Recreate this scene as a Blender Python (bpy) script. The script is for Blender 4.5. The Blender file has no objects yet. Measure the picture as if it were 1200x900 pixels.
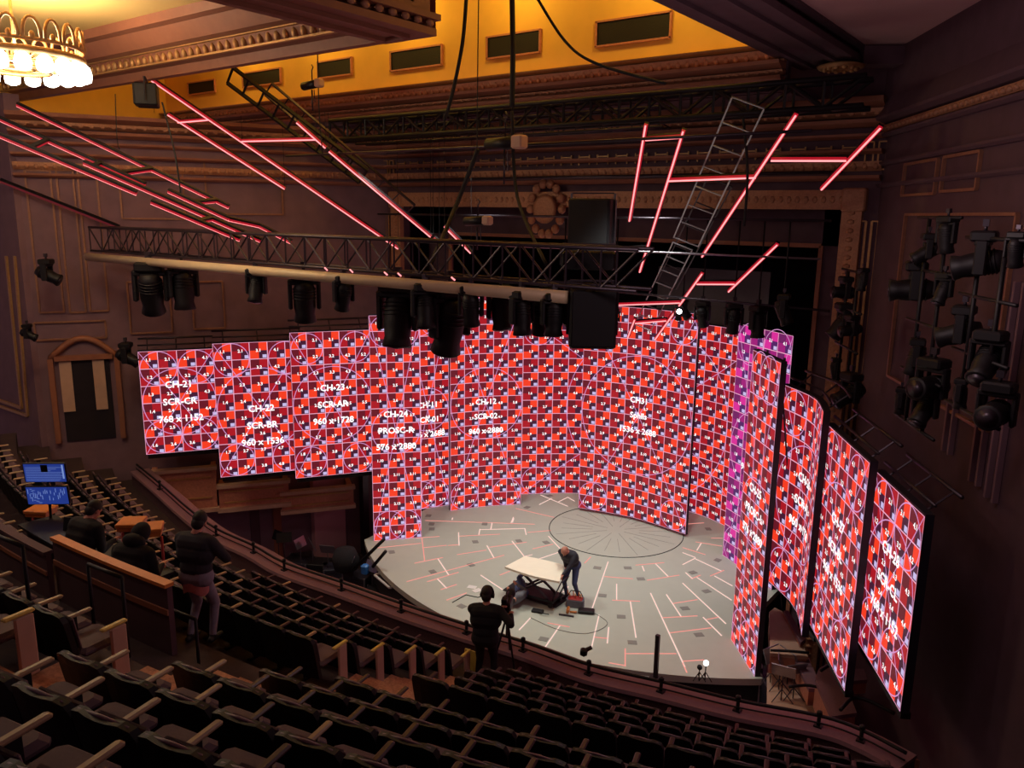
import bpy, bmesh, math, random
import numpy as np
from mathutils import Vector, Matrix
random.seed(7)
S = bpy.context.scene
COL = S.collection
PI = math.pi
R = math.radians

# ------------------------------------------------------------------ camera
CAM = Vector((11.63, -16.84, 9.941))
FOC = 941.0                                  # focal length in pixels of a 1200 px wide frame
_p, _r, _a = R(11.926), R(0.793), math.atan2(-7.44, 10.05)
_u = Vector((math.cos(_a), math.sin(_a), 0))
def _rv(x, y, z):                            # camera azimuth frame -> stage frame
    return Vector((x*_u.x + y*_u.y, -x*_u.y + y*_u.x, z))
_fw = Vector((0, math.cos(_p), -math.sin(_p))); _ri = Vector((1, 0, 0)); _up = _ri.cross(_fw)
FW = _rv(*_fw)
RI = _rv(*(_ri*math.cos(_r) + _up*math.sin(_r)))
UP = _rv(*(_up*math.cos(_r) - _ri*math.sin(_r)))
cd = bpy.data.cameras.new('camera'); cam = bpy.data.objects.new('camera', cd); COL.objects.link(cam)
cam.matrix_world = Matrix(((RI.x, UP.x, -FW.x, CAM.x), (RI.y, UP.y, -FW.y, CAM.y), (RI.z, UP.z, -FW.z, CAM.z), (0, 0, 0, 1)))
cd.sensor_width = 36; cd.lens = 36*FOC/1200; cd.clip_start = .05; cd.clip_end = 300
S.camera = cam
S.view_settings.view_transform = 'Standard'; S.view_settings.look = 'None'
S.view_settings.exposure = 0.0; S.view_settings.gamma = 1; S.view_settings.use_curve_mapping = False

# ------------------------------------------------------------------ world and lamps, with added house fill
w = bpy.data.worlds.new('world'); S.world = w; w.use_nodes = True
w.node_tree.nodes['Background'].inputs[0].default_value = (.30, .17, .235, 1)
w.node_tree.nodes['Background'].inputs[1].default_value = .40

def lamp(name, kind, loc, energy, col, target=None, size=.3, angle=None, blend=.6):
    l = bpy.data.lights.new(name, kind); l.energy = energy; l.color = col
    if kind in ('POINT', 'SPOT'): l.shadow_soft_size = size
    if kind == 'AREA': l.size = size
    if angle: l.spot_size = R(angle); l.spot_blend = blend
    o = bpy.data.objects.new(name, l); COL.objects.link(o); o.location = loc
    if target is not None:
        o.rotation_euler = (Vector(target) - Vector(loc)).to_track_quat('-Z', 'Y').to_euler()
    return o
# white work light on the deck from lanterns on the trusses above it
for i, (x, y, z) in enumerate([(-4, -2.2, 11.2), (4, -2.2, 11.2), (-2.5, -.2, 11), (3, -.2, 11), (-2, 5.0, 9.2), (2.2, 5.0, 9.2)]):
    lamp('work_light', 'SPOT', (x, y, z), 980 if z > 10 else 420, (.95, 1, .93), (x*.55, y*.6+2, 0), .35, 75, .8)
# dim warm house fill: unseen lamps added high above the balcony
lamp('house_light', 'POINT', (8.8, -8.0, 10.3), 150, (1, .74, .76), size=.5)  # pinkish fill added to brighten the right ceiling and wall
lamp('house_light', 'POINT', (-5, -15.0, 12.0), 280, (1, .82, .74), size=.4)
# hidden cove lamps behind the ceiling beams, yellow on the attic wall
for x in (-11, -7.5, -4, -.5, 3, 5.2):
    lamp('cove_light', 'POINT', (x, -1.3, 15.3), 80, (1, .66, .13), size=.25)

# ------------------------------------------------------------------ geometry from sight lines
def ray(x, y): return FW + RI*((x-600)/FOC) - UP*((y-450)/FOC)
def pz(x, y, z=0.): d = ray(x, y); return CAM + d*((z-CAM.z)/d.z)
def pY(x, y, Y): d = ray(x, y); return CAM + d*((Y-CAM.y)/d.y)
def pp(x, y, P, n): d = ray(x, y); P = Vector(P); n = Vector(n); return CAM + d*((P-CAM).dot(n)/d.dot(n))
def proj(P):
    d = Vector(P)-CAM; k = d.dot(FW); return (600+FOC*d.dot(RI)/k, 450-FOC*d.dot(UP)/k)
def lin(c):
    c = c/255; return c/12.92 if c <= .04045 else ((c+.055)/1.055)**2.4
def rgb(r, g, b): return (lin(r), lin(g), lin(b), 1)

# ------------------------------------------------------------------ materials
def mat(name, col, rough=.6, metal=0., noise=0., nscale=8., bump=0., emit=None, es=1., sample=True):
    m = bpy.data.materials.new(name); m.use_nodes = True; nt = m.node_tree; b = nt.nodes['Principled BSDF']
    b.inputs['Base Color'].default_value = col; b.inputs['Roughness'].default_value = rough; b.inputs['Metallic'].default_value = metal
    if noise or bump:
        tc = nt.nodes.new('ShaderNodeTexCoord'); n = nt.nodes.new('ShaderNodeTexNoise'); n.inputs['Scale'].default_value = nscale
        n.inputs['Detail'].default_value = 5; nt.links.new(tc.outputs['Object'], n.inputs['Vector'])
        if noise:
            mx = nt.nodes.new('ShaderNodeMix'); mx.data_type = 'RGBA'
            mx.inputs['A'].default_value = tuple(c*(1-noise) for c in col[:3])+(1,); mx.inputs['B'].default_value = tuple(min(1, c*(1+noise)) for c in col[:3])+(1,)
            nt.links.new(n.outputs['Fac'], mx.inputs['Factor']); nt.links.new(mx.outputs['Result'], b.inputs['Base Color'])
        if bump:
            bp = nt.nodes.new('ShaderNodeBump'); bp.inputs['Strength'].default_value = bump; bp.inputs['Distance'].default_value = .02
            nt.links.new(n.outputs['Fac'], bp.inputs['Height']); nt.links.new(bp.outputs['Normal'], b.inputs['Normal'])
    if emit:
        b.inputs['Emission Color'].default_value = emit; b.inputs['Emission Strength'].default_value = es
        if not sample:
            try: m.cycles.emission_sampling = 'NONE'
            except Exception: pass
    return m
def glow(name, col, es=1., sample=False):
    return mat(name, (0.01, 0.01, 0.01, 1), .5, emit=col, es=es, sample=sample)
M = {}
M['black'] = mat('matt_black_metal', rgb(16, 12, 17), .55, .2, .2)
M['steel'] = mat('dark_steel', rgb(70, 62, 70), .4, .7, .15)
M['alu'] = mat('aluminium', rgb(165, 158, 168), .35, .85, .1)
M['casing'] = mat('screen_casing', rgb(28, 24, 40), .6, 0, .2)
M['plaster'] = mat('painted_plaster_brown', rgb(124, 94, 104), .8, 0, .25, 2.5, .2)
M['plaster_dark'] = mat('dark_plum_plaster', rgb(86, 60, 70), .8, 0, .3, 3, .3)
M['ornament'] = mat('gilded_plaster', rgb(176, 124, 92), .55, .15, .35, 22, .6)
M['gilt'] = mat('gilt_moulding', rgb(190, 145, 95), .45, .35, .25, 15, .3)
M['wallgilt'] = mat('dull_gilt_moulding', rgb(150, 105, 82), .5, .2, .3, 12, .3)
M['ceiling_plaster'] = mat('ceiling_plaster', rgb(196, 150, 152), .85, 0, .1, 1.5, .1)
M['cream'] = mat('cream_ceiling', rgb(225, 190, 120), .8, 0, .06, 1.2)
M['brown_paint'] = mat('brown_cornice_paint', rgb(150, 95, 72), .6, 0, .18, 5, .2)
M['attic'] = mat('attic_wall_paint', rgb(235, 184, 84), .8, 0, .1, 2.2, .1)
M['grille'] = mat('vent_grille', rgb(14, 6, 9), .7, 0, .2, 30, .3)
M['deck'] = mat('grey_stage_paint', rgb(178, 180, 168), .62, 0, .05, 3)
M['deckline'] = mat('dark_gap', rgb(132, 128, 124), .8)
M['mark'] = mat('grey_floor_plate', rgb(132, 130, 124), .6)
M['carpet'] = mat('patterned_aisle_carpet', rgb(176, 124, 100), .95, 0, .6, 26, .3)
M['concrete'] = mat('dark_balcony_floor', rgb(62, 44, 46), .9, 0, .3, 12, .2)
M['seat'] = mat('plum_seat_velvet', rgb(92, 70, 80), .75, 0, .15, 40, .1)
M['rim'] = mat('seat_rim', rgb(112, 90, 104), .5, 0, .2)  # lighter tone imitates the sheen along the seat back tops
M['seatback'] = mat('black_seat_back', rgb(12, 9, 12), .6, 0, .3)
M['arm_tan'] = mat('pale_wood_armrest', rgb(168, 142, 110), .45, 0, .15, 9)
M['arm_red'] = mat('red_brown_armrest', rgb(72, 44, 48), .45, 0, .15, 9)  # darker armrest copy, weaker light put into the colour
M['parapet'] = mat('textured_parapet_fabric', rgb(96, 64, 72), .95, 0, .5, 45, .5)
M['ledge'] = mat('mauve_ledge_carpet', rgb(132, 96, 108), .9, 0, .15, 20, .1)
M['wood'] = mat('ply_board', rgb(253, 240, 218), .5, 0, .05, 6)
M['orangewood'] = mat('orange_varnished_wood', rgb(215, 130, 62), .4, 0, .2, 8)
M['tan'] = mat('tan_box_paint', rgb(196, 160, 138), .7, 0, .15, 4)
M['boxwood'] = mat('carved_box_front', rgb(188, 122, 98), .5, 0, .3, 14, .6)
M['skin'] = mat('skin', rgb(196, 132, 110), .6, 0, .08)
M['bald'] = mat('short_ginger_hair', rgb(176, 108, 78), .7, 0, .2, 60)
M['hair'] = mat('dark_hair', rgb(34, 26, 26), .7, 0, .3, 60)
M['jacket'] = mat('charcoal_jacket', rgb(44, 42, 52), .85, 0, .2, 10)
M['jeans'] = mat('blue_jeans', rgb(64, 74, 112), .85, 0, .2, 30)
M['blackcloth'] = mat('black_cloth', rgb(22, 18, 24), .9, 0, .2, 12)
M['redshirt'] = mat('red_brown_shirt', rgb(196, 118, 116), .9, 0, .2, 12)
M['greyshirt'] = mat('grey_sweatshirt', rgb(104, 104, 112), .9, 0, .2, 12)
M['shoe'] = mat('dark_shoe', rgb(30, 26, 26), .6)
M['palejeans'] = mat('faded_jeans', rgb(140, 130, 146), .9, 0, .25, 18)
M['red'] = mat('red_bag', rgb(170, 48, 44), .6, 0, .15)
M['yellow'] = mat('yellow_paint', rgb(214, 190, 96), .5)
M['white'] = mat('white_paint', rgb(225, 220, 215), .5)
M['beige_pipe'] = mat('tan_painted_pipe', rgb(222, 198, 160), .5, .1, .12, 3)
M['rubber'] = mat('black_rubber', rgb(24, 22, 26), .8)
M['blueplastic'] = mat('blue_plastic', rgb(60, 120, 190), .4)
M['screenblue'] = glow('monitor_blue', rgb(32, 52, 128), 1.0, True)
M['screenline'] = glow('monitor_light_blue', rgb(118, 140, 200), 1.0)
M['lampwhite'] = glow('white_lamp', (1, .97, .95, 1), 6, True)
M['bulb'] = glow('chandelier_bulb', (1, .93, .78, 1), 9, True)
M['tube_core'] = glow('neon_tube_core', (1, .27, .28, 1), 1.9, True)
M['tube_red'] = glow('neon_red_diffuser', (.42, .006, .018, 1), 1.0)  # glow that imitates the red halo of the neon
M['tube_dim'] = glow('dim_red_tube', (.10, .008, .012, 1), 1.0)
M['strip'] = glow('floor_strip_pale', rgb(250, 212, 200), 1.0)
M['strip_red'] = glow('floor_strip_pink', rgb(238, 150, 138), 1.0)
M['stage_back'] = mat('black_stage_drape', rgb(34, 24, 34), .9, 0, .3, 3)
M['scrim'] = mat('grey_flat', rgb(150, 138, 142), .8, 0, .1)
def led(n, c, s=1.): return glow('led_'+n, rgb(*c), s, True)
LED = [led('maroon', (104, 24, 38)), led('orange', (246, 62, 34)), led('red', (172, 24, 36)), led('purple', (68, 28, 52)),
       glow('led_white_box', rgb(200, 188, 232)), glow('led_line', rgb(246, 176, 206)), glow('led_glyph', (1, 1, 1, 1), 1.3), glow('led_circle', rgb(214, 150, 206))]
LEDM = [led('dark_violet', (110, 30, 96)), led('magenta', (214, 44, 150)), led('plum', (156, 28, 118)), led('indigo', (80, 34, 100))] + LED[4:]

# ------------------------------------------------------------------ mesh building helpers
WM = {}
def tag(o, label=None, cat=None, group=None, kind=None):
    if label: o['label'] = label
    if cat: o['category'] = cat
    if group: o['group'] = group
    if kind: o['kind'] = kind
    return o
class MB:
    def __init__(s): s.v = []; s.f = []; s.m = []; s.sm = []
    def add(s, vs, fs, mi=0, smooth=False):
        k = len(s.v); s.v += [tuple(v) for v in vs]; s.f += [tuple(i+k for i in f) for f in fs]
        s.m += [mi]*len(fs); s.sm += [smooth]*len(fs); return s
    def box(s, c, d, rot=None, mi=0, bev=0.):
        x, y, z = d[0]/2, d[1]/2, d[2]/2
        rt = rot if rot is not None else Matrix.Identity(3)
        if not isinstance(rt, Matrix): rt = Matrix.Rotation(rt, 3, 'Z')
        c = Vector(c)
        if bev <= 0:
            vs = [c+rt@Vector((sx*x, sy*y, sz*z)) for sz in (-1, 1) for sy in (-1, 1) for sx in (-1, 1)]
            return s.add(vs, [(0, 2, 3, 1), (4, 5, 7, 6), (0, 1, 5, 4), (2, 6, 7, 3), (0, 4, 6, 2), (1, 3, 7, 5)], mi)
        b = min(bev, x*.9, y*.9, z*.9); vs = []
        for sz, bb in ((-1, b), (-1, 0), (1, 0), (1, b)):
            zz = sz*(z if bb else z-b); 
            for (px, py) in ((x-b-bb*.0, y), (x, y-b), (x, -y+b), (x-b, -y), (-x+b, -y), (-x, -y+b), (-x, y-b), (-x+b, y)):
                qx = px-math.copysign(bb, px) if bb else px; qy = py-math.copysign(bb, py) if bb else py
                vs.append(c+rt@Vector((qx, qy, zz)))
        fs = [tuple(range(8)), tuple(range(31, 23, -1))]
        for r in range(3):
            for i in range(8): fs.append((r*8+i, r*8+8+i, r*8+8+(i+1) % 8, r*8+(i+1) % 8))
        return s.add(vs, fs, mi)
    def tube(s, pts, r, n=8, mi=0, cap=True, r2=None):
        pts = [Vector(p) for p in pts]; rings = []; N = len(pts)
        up0 = None
        for i, p in enumerate(pts):
            d = (pts[min(i+1, N-1)]-pts[max(i-1, 0)])
            if d.length < 1e-9: d = Vector((0, 0, 1))
            d.normalize()
            if up0 is None: up0 = d.orthogonal().normalized()
            a = (up0 - d*up0.dot(d))
            a = a.normalized() if a.length > 1e-6 else d.orthogonal().normalized()
            up0 = a; b = d.cross(a)
            rr = r if r2 is None else r+(r2-r)*i/(N-1)
            if isinstance(r, (list, tuple)): rr = r[i]
            rings.append([p+a*rr*math.cos(2*PI*k/n)+b*rr*math.sin(2*PI*k/n) for k in range(n)])
        vs = [v for g in rings for v in g]; fs = []
        for i in range(N-1):
            for k in range(n): fs.append((i*n+k, i*n+(k+1) % n, (i+1)*n+(k+1) % n, (i+1)*n+k))
        if cap: fs += [tuple(range(n-1, -1, -1)), tuple((N-1)*n+k for k in range(n))]
        return s.add(vs, fs, mi, n > 5)
    def bar(s, p0, p1, w, h, mi=0, up=(0, 0, 1)):
        p0, p1 = Vector(p0), Vector(p1); d = (p1-p0); L = d.length
        if L < 1e-6: return s
        d.normalize(); u = Vector(up); sd = d.cross(u)
        if sd.length < 1e-3: sd = d.cross(Vector((0, 1, 0)))
        sd.normalize(); u = sd.cross(d)
        vs = [p+sd*a*w/2+u*b*h/2 for p in (p0, p1) for a, b in ((-1, -1), (1, -1), (1, 1), (-1, 1))]
        return s.add(vs, [(3, 2, 1, 0), (4, 5, 6, 7), (0, 1, 5, 4), (1, 2, 6, 5), (2, 3, 7, 6), (3, 0, 4, 7)], mi)
    def lathe(s, prof, c=(0, 0, 0), n=16, mi=0, M3=None):
        vs = []; c = Vector(c)
        for r_, z in prof:
            for k in range(n):
                v = Vector((r_*math.cos(2*PI*k/n), r_*math.sin(2*PI*k/n), z))
                if M3 is not None: v = M3@v
                vs.append(c+v)
        fs = []
        for i in range(len(prof)-1):
            for k in range(n): fs.append((i*n+k, i*n+(k+1) % n, (i+1)*n+(k+1) % n, (i+1)*n+k))
        fs += [tuple(range(n-1, -1, -1)), tuple((len(prof)-1)*n+k for k in range(n))]
        return s.add(vs, fs, mi, True)
    def prism(s, poly, z0, z1, mi=0):
        n = len(poly); vs = [(p[0], p[1], z0) for p in poly]+[(p[0], p[1], z1) for p in poly]
        return s.add(vs, [tuple(range(n-1, -1, -1)), tuple(range(n, 2*n))]+[(i, (i+1) % n, n+(i+1) % n, n+i) for i in range(n)], mi)
    def quadstrip(s, A, B, mi=0):                   # ruled surface between two polylines
        n = len(A); return s.add(list(A)+list(B), [(i, i+1, n+i+1, n+i) for i in range(n-1)], mi)
    def ell(s, c, r3, n=10, m=7, mi=0, M3=None):
        vs = []; c = Vector(c)
        for j in range(m+1):
            t = PI*j/m
            for k in range(n):
                a = 2*PI*k/n; v = Vector((r3[0]*math.sin(t)*math.cos(a), r3[1]*math.sin(t)*math.sin(a), r3[2]*math.cos(t)))
                if M3 is not None: v = M3@v
                vs.append(c+v)
        return s.add(vs, [(j*n+k, (j+1)*n+k, (j+1)*n+(k+1) % n, j*n+(k+1) % n) for j in range(m) for k in range(n)], mi, True)
    def build(s, name, mats, parent=None, raw=False):
        if not isinstance(mats, (list, tuple)): mats = [mats]
        me = bpy.data.meshes.new(name)
        o = bpy.data.objects.new(name, me); COL.objects.link(o)
        if parent is not None:
            Mp = WM[parent.name]; inv = Mp.inverted(); vs = s.v if raw else [inv@Vector(v) for v in s.v]
            o.parent = parent; WM[o.name] = Mp
        elif raw:
            vs = s.v; WM[o.name] = Matrix.Identity(4)
        else:
            a = np.array(s.v); c = Vector(((a[:, 0].min()+a[:, 0].max())/2, (a[:, 1].min()+a[:, 1].max())/2, a[:, 2].min()))
            vs = [Vector(v)-c for v in s.v]; o.location = c; WM[o.name] = Matrix.Translation(c)
        me.from_pydata([tuple(v) for v in vs], [], s.f)
        for m_ in mats: me.materials.append(m_)
        me.polygons.foreach_set('material_index', s.m); me.polygons.foreach_set('use_smooth', s.sm)
        me.validate(); me.update()
        if not any(s.sm) or True:
            bm = bmesh.new(); bm.from_mesh(me); bmesh.ops.recalc_face_normals(bm, faces=bm.faces); bm.to_mesh(me); bm.free()
        return o
def empty(name, loc, rz=0., label=None, cat=None, group=None, rot=None):
    o = bpy.data.objects.new(name, None); COL.objects.link(o); o.empty_display_size = .1
    Mx = Matrix.Translation(Vector(loc)) @ (rot.to_4x4() if rot is not None else Matrix.Rotation(rz, 4, 'Z'))
    o.matrix_world = Mx; WM[o.name] = Mx
    return tag(o, label, cat, group)
def struct(name, mb, m): return tag(mb.build(name, m), kind='structure')
KIDS = {}
def kids(o):
    return [c for c in bpy.data.objects if c.parent == o]
def copy_tree(root, loc, rz, cache=[None]):
    def cp(o, par):
        c = o.copy(); COL.objects.link(c)
        if par is not None: c.parent = par
        for ch in TREE[o.name]: cp(ch, c)
        return c
    c = cp(root, None)
    c.matrix_world = Matrix.Translation(Vector(loc)) @ Matrix.Rotation(rz, 4, 'Z')
    return c
TREE = {}
def register(root):
    def rec(o):
        TREE[o.name] = kids(o)
        for c in TREE[o.name]: rec(c)
    rec(root); return root
ORD = ['first', 'second', 'third', 'fourth', 'fifth', 'sixth', 'seventh', 'eighth', 'ninth', 'tenth', 'eleventh', 'twelfth', 'thirteenth',
       'fourteenth', 'fifteenth', 'sixteenth', 'seventeenth', 'eighteenth', 'nineteenth', 'twentieth', 'twenty-first', 'twenty-second',
       'twenty-third', 'twenty-fourth', 'twenty-fifth', 'twenty-sixth', 'twenty-seventh', 'twenty-eighth', 'twenty-ninth', 'thirtieth']

# ================================================================== STRUCTURE
YC = 22.0                                        # centre of the balcony curves, on the stage axis
def cyl(Rr, a, z=0.): return Vector((Rr*math.sin(R(a)), YC-Rr*math.cos(R(a)), z))
# orchestra floor below the balcony and round the deck
struct('floor', MB().prism([(-19, -24), (19, -24), (19, 15), (-19, 15)], -1.75, -1.6), M['concrete'])

# stepped balcony floor
ROWS = []                                        # (R of armrest middle, floor z)
for k in range(-1, 5): ROWS.append((37.45-.85*k, 6.97-.495*k-.62))
for k in range(5): ROWS.append((32.6-.78*k, 4.22-.425*k-.62))
ROWN = ['row cut by the bottom edge', 'second row from the bottom left corner', 'third row from the bottom left corner', 'fourth row from the bottom left corner',
        'second row behind the cross aisle', 'row just behind the cross aisle', 'fifth row from the rail', 'fourth row from the rail', 'third row from the rail', 'second row from the rail', 'front row at the rail']
AIS0, AIS1 = 7.0, 8.75
PHASE = [9.3, 9.63, 8.99, 9.20, 8.53, 9.65, 12.27, 11.64, 11.12, 10.94, 10.93]
def arc_slab(mb, R0, R1, a0, a1, z0, z1, mi=0, n=24):
    A = [cyl(R0, a0+(a1-a0)*i/n) for i in range(n+1)]; B = [cyl(R1, a0+(a1-a0)*i/n) for i in range(n+1)]
    vs = [(p.x, p.y, z) for z in (z0, z1) for L in (A, B) for p in L]; k = n+1; fs = []
    for i in range(n):
        fs += [(i, k+i, k+i+1, i+1), (2*k+i, 2*k+i+1, 3*k+i+1, 3*k+i), (i, i+1, 2*k+i+1, 2*k+i), (k+i, 3*k+i, 3*k+i+1, k+i+1)]
    fs += [(0, 2*k, 3*k, k), (n, k+n, 3*k+n, 2*k+n)]
    mb.add(vs, fs, mi)
fl = MB(); carp = MB()
for i, (Rr, z) in enumerate(ROWS):
    front = Rr-.42 if i else Rr-.42
    back = (ROWS[i-1][0]-.42) if i else 43.
    if i == len(ROWS)-1: front = 28.62
    z1 = z if i else z
    arc_slab(fl, front, back, -24, 36, z-.9, z1, 0, 40)
    arc_slab(carp, max(front-.015, 29.0), back-.015, AIS0-.1, AIS1+.35, z-.05, z+.012, 0, 4)
    if i and i < len(ROWS)-1:                    # half step in the aisle
        arc_slab(carp, back-.32, back-.01, AIS0-.1, AIS1+.3, z, z+(ROWS[i-1][1]-z)*.5+.01, 0, 4)
struct('floor_balcony', fl, M['concrete'])
tag(carp.build('aisle_carpet', M['carpet']), 'brown patterned carpet running down the stepped aisle to the rail', 'carpet')

# balcony front: parapet, ledge
RAILPX = [(160, 545), (187, 567), (220, 596), (253, 620), (297, 640), (333, 660), (400, 683), (470, 708), (546.7, 733), (613, 753), (690, 780), (775, 800), (865, 822), (960, 840), (1010, 857), (1062, 884)]
ZR = 2.5
rail = []
for i, q in enumerate(RAILPX): rail.append(pz(q[0], q[1], ZR))
def smooth(L, n=4):
    out = []
    for i in range(len(L)-1):
        p0, p1, p2, p3 = L[max(i-1, 0)], L[i], L[i+1], L[min(i+2, len(L)-1)]
        for k in range(n):
            t = k/n; out.append(.5*((2*p1)+(p2-p0)*t+(2*p0-5*p1+4*p2-p3)*t*t+(3*p1-p0-3*p2+p3)*t**3))
    out.append(L[-1]); return out
RL = smooth(rail)
def offs(L, d, z):                               # d > 0: towards the audience
    out = []
    for i, p in enumerate(L):
        t = (L[min(i+1, len(L)-1)]-L[max(i-1, 0)]); t.z = 0; t.normalize(); n = Vector((t.y, -t.x, 0)); out.append(Vector((p.x, p.y, z))+n*d)
    return out
def profile(mb, L, prof, mi=0, z0=0., close=True):      # prof: list of (offset, z)
    rows = [offs(L, d, z0+z) for d, z in prof]
    if close: rows.append(rows[0])
    for a, b in zip(rows[:-1], rows[1:]): mb.quadstrip(a, b, mi)
    n = len(rows)-1 if close else len(rows)
    for e in (0, -1): mb.add([r_[e] for r_ in rows[:n]], [tuple(range(n))], mi)
p_ = MB(); profile(p_, RL, [(.16, ZR-.22), (.16, ZR-1.4), (-.30, ZR-1.4), (-.32, ZR-.22)])
struct('wall_parapet', p_, M['parapet'])
p_ = MB(); profile(p_, RL, [(.19, ZR-.16), (.21, ZR-.22), (-.36, ZR-.22), (-.34, ZR-.16)])
struct('trim_1', p_, M['ledge'])
p_ = MB(); profile(p_, RL, [(-.30, ZR-.22), (-.46, ZR-.3), (-.50, ZR-.9), (-.36, ZR-1.5), (-.30, ZR-1.5)])
struct('trim_2', p_, M['boxwood'])

# splayed side walls, proscenium wall
def splay(side, t, z, off=0.):                   # off towards the room
    return Vector((side*(7.4+.5*t-.866*off), 2-.866*t-.5*off, z))
def wallplane(side): return splay(side, 0, 0), Vector((-side*.866, -.5, 0))
def pw(side, x, y, off=0.): P, n = wallplane(side); return pp(x, y, P+n*off, n)
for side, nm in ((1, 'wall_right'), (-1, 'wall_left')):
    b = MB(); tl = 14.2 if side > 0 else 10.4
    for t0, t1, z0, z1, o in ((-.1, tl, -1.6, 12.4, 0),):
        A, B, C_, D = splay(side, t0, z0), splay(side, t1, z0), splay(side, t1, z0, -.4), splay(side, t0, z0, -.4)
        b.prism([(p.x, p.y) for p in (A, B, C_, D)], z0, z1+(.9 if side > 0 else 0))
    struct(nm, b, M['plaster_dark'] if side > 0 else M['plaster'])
# left wall beyond the splay steps out and runs on
e = splay(-1, 10.4, 0)
b = MB().prism([(e.x+.1, e.y), (e.x-6, e.y), (e.x-6, e.y+.4), (e.x+.1, e.y+.4)], -1.6, 12.9)
struct('wall_left_side', b, M['plaster'])
# proscenium wall: jambs and head around the opening
OX, OZ = 6.9, 10.35                              # half width and height of the opening
b = MB()
for s_ in (-1, 1): b.prism([(s_*OX, 2), (s_*9.5, 2), (s_*9.5, 2.5), (s_*OX, 2.5)], -1.6, 13.3)
b.prism([(-OX, 2), (OX, 2), (OX, 2.5), (-OX, 2.5)], OZ, 13.3)
struct('wall_back', b, M['plaster_dark'])
# dark stage house behind
b = MB()
b.prism([(-11, 13), (11, 13), (11, 13.3), (-11, 13.3)], -1.6, 13)
b.prism([(-11, 2.5), (-10.7, 2.5), (-10.7, 13), (-11, 13)], -1.6, 13)
b.prism([(10.7, 2.5), (11, 2.5), (11, 13), (10.7, 13)], -1.6, 13)
b.prism([(-11, 2.5), (11, 2.5), (11, 13.3), (-11, 13.3)], 13, 13.2)
struct('wall_stagehouse', b, M['stage_back'])
# gilded frame around the opening
b = MB()
def frame_bar(b, p0, p1, w_, d_, ornate=True, nrm=Vector((0, -1, 0)), mi=0):
    p0, p1 = Vector(p0), Vector(p1); b.bar(p0+nrm*d_/2, p1+nrm*d_/2, d_, w_, mi, nrm.cross((p1-p0).normalized()))
    if ornate:
        L = (p1-p0).length; n = int(L/.19); sd = nrm.cross((p1-p0).normalized())
        Mx = Matrix((((p1-p0).normalized()), sd, nrm)).transposed()
        for i in range(n):
            b.ell(p0+(p1-p0)*(i+.5)/n+nrm*d_, (.06, w_*.2, .03), 6, 4, mi, Mx)
frame_bar(b, (-OX-.05, 2, OZ), (OX+.05, 2, OZ), .42, .16)
for s_ in (-1, 1): frame_bar(b, (s_*(OX+.0), 2, -1.5), (s_*(OX+.0), 2, OZ+.2), .42, .16)
for s_ in (-1, 1): b.box((s_*(OX+.02), 1.9, OZ), (.5, .24, .5), None, 0, .03)
struct('trim_3', b, M['ornament'])
b = MB()                                        # inner dark border and fire curtain line
b.prism([(-OX, 3.4), (OX, 3.4), (OX, 3.5), (-OX, 3.5)], 9.3, 10.6)
for s_ in (-1, 1): b.prism([(s_*5.9, 3.4), (s_*OX, 3.4), (s_*OX, 3.5), (s_*5.9, 3.5)], -1.5, 10.6)
struct('trim_4', b, M['plaster_dark'])
b = MB(); b.bar((-5.9, 3.35, 9.3), (5.9, 3.35, 9.3), .08, .1)
for s_ in (-1, 1): b.bar((s_*5.9, 3.35, -1), (s_*5.9, 3.35, 9.3), .1, .08)
struct('trim_5', b, M['brown_paint'])

# entablature above the opening: straight run over the proscenium and returns along the splays
def entab(path, items, nm0):
    for k, (z0, z1, d, m_, orn) in enumerate(items):
        mb = MB(); profile(mb, path, [(0, z0), (d*.55, z0), (d, (z0+z1)/2), (d*1.05, z1), (0, z1)])
        if orn:
            q = offs(path, d*.86, (z0+z1)/2); L = 0
            for a_, b_ in zip(q[:-1], q[1:]):
                n = max(1, int((b_-a_).length/orn)); dr = (b_-a_).normalized(); nn = Vector((dr.y, -dr.x, 0))
                Mx = Matrix((dr, nn, Vector((0, 0, 1)))).transposed()
                for i in range(n): mb.ell(a_+(b_-a_)*(i+.5)/n, (orn*.32, .06, (z1-z0)*.42), 6, 4, 0, Mx)
        struct('trim_%d' % (nm0+k), mb, M[m_])
path0 = [splay(-1, 10.3, 0), splay(-1, 0, 0), splay(1, 0, 0)]
ITEMS = [(10.75, 10.86, .22, 'brown_paint', 0), (10.95, 11.15, .16, 'ornament', .22), (11.3, 11.4, .28, 'brown_paint', 0),
         (11.62, 11.72, .2, 'brown_paint', 0), (11.85, 12.0, .34, 'brown_paint', 0), (12.05, 12.2, .4, 'ornament', .26), (12.22, 12.42, .55, 'brown_paint', 0)]
entab(path0, ITEMS, 6)
entab([splay(1, 0, 0), splay(1, 14, 0)], [(10.6, 10.68, .1, 'plaster_dark', 0), (11.05, 11.13, .12, 'plaster_dark', 0), (11.62, 11.7, .14, 'plaster_dark', 0), (11.74, 11.86, .12, 'ornament', .2), (11.9, 12.0, .3, 'plaster_dark', 0)], 13)
b = MB(); q = [splay(1, t, z, o) for t in (0, 14) for z, o in ((12.0, .3), (12.4, .12), (13.3, .12), (13.3, 0), (12.0, 0))]
b.add(q, [(0, 1, 6, 5), (1, 2, 7, 6), (2, 3, 8, 7), (3, 4, 9, 8), (4, 0, 5, 9), (0, 1, 2, 3, 4), (5, 6, 7, 8, 9)]); struct('trim_19', b, M['plaster_dark'])
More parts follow.
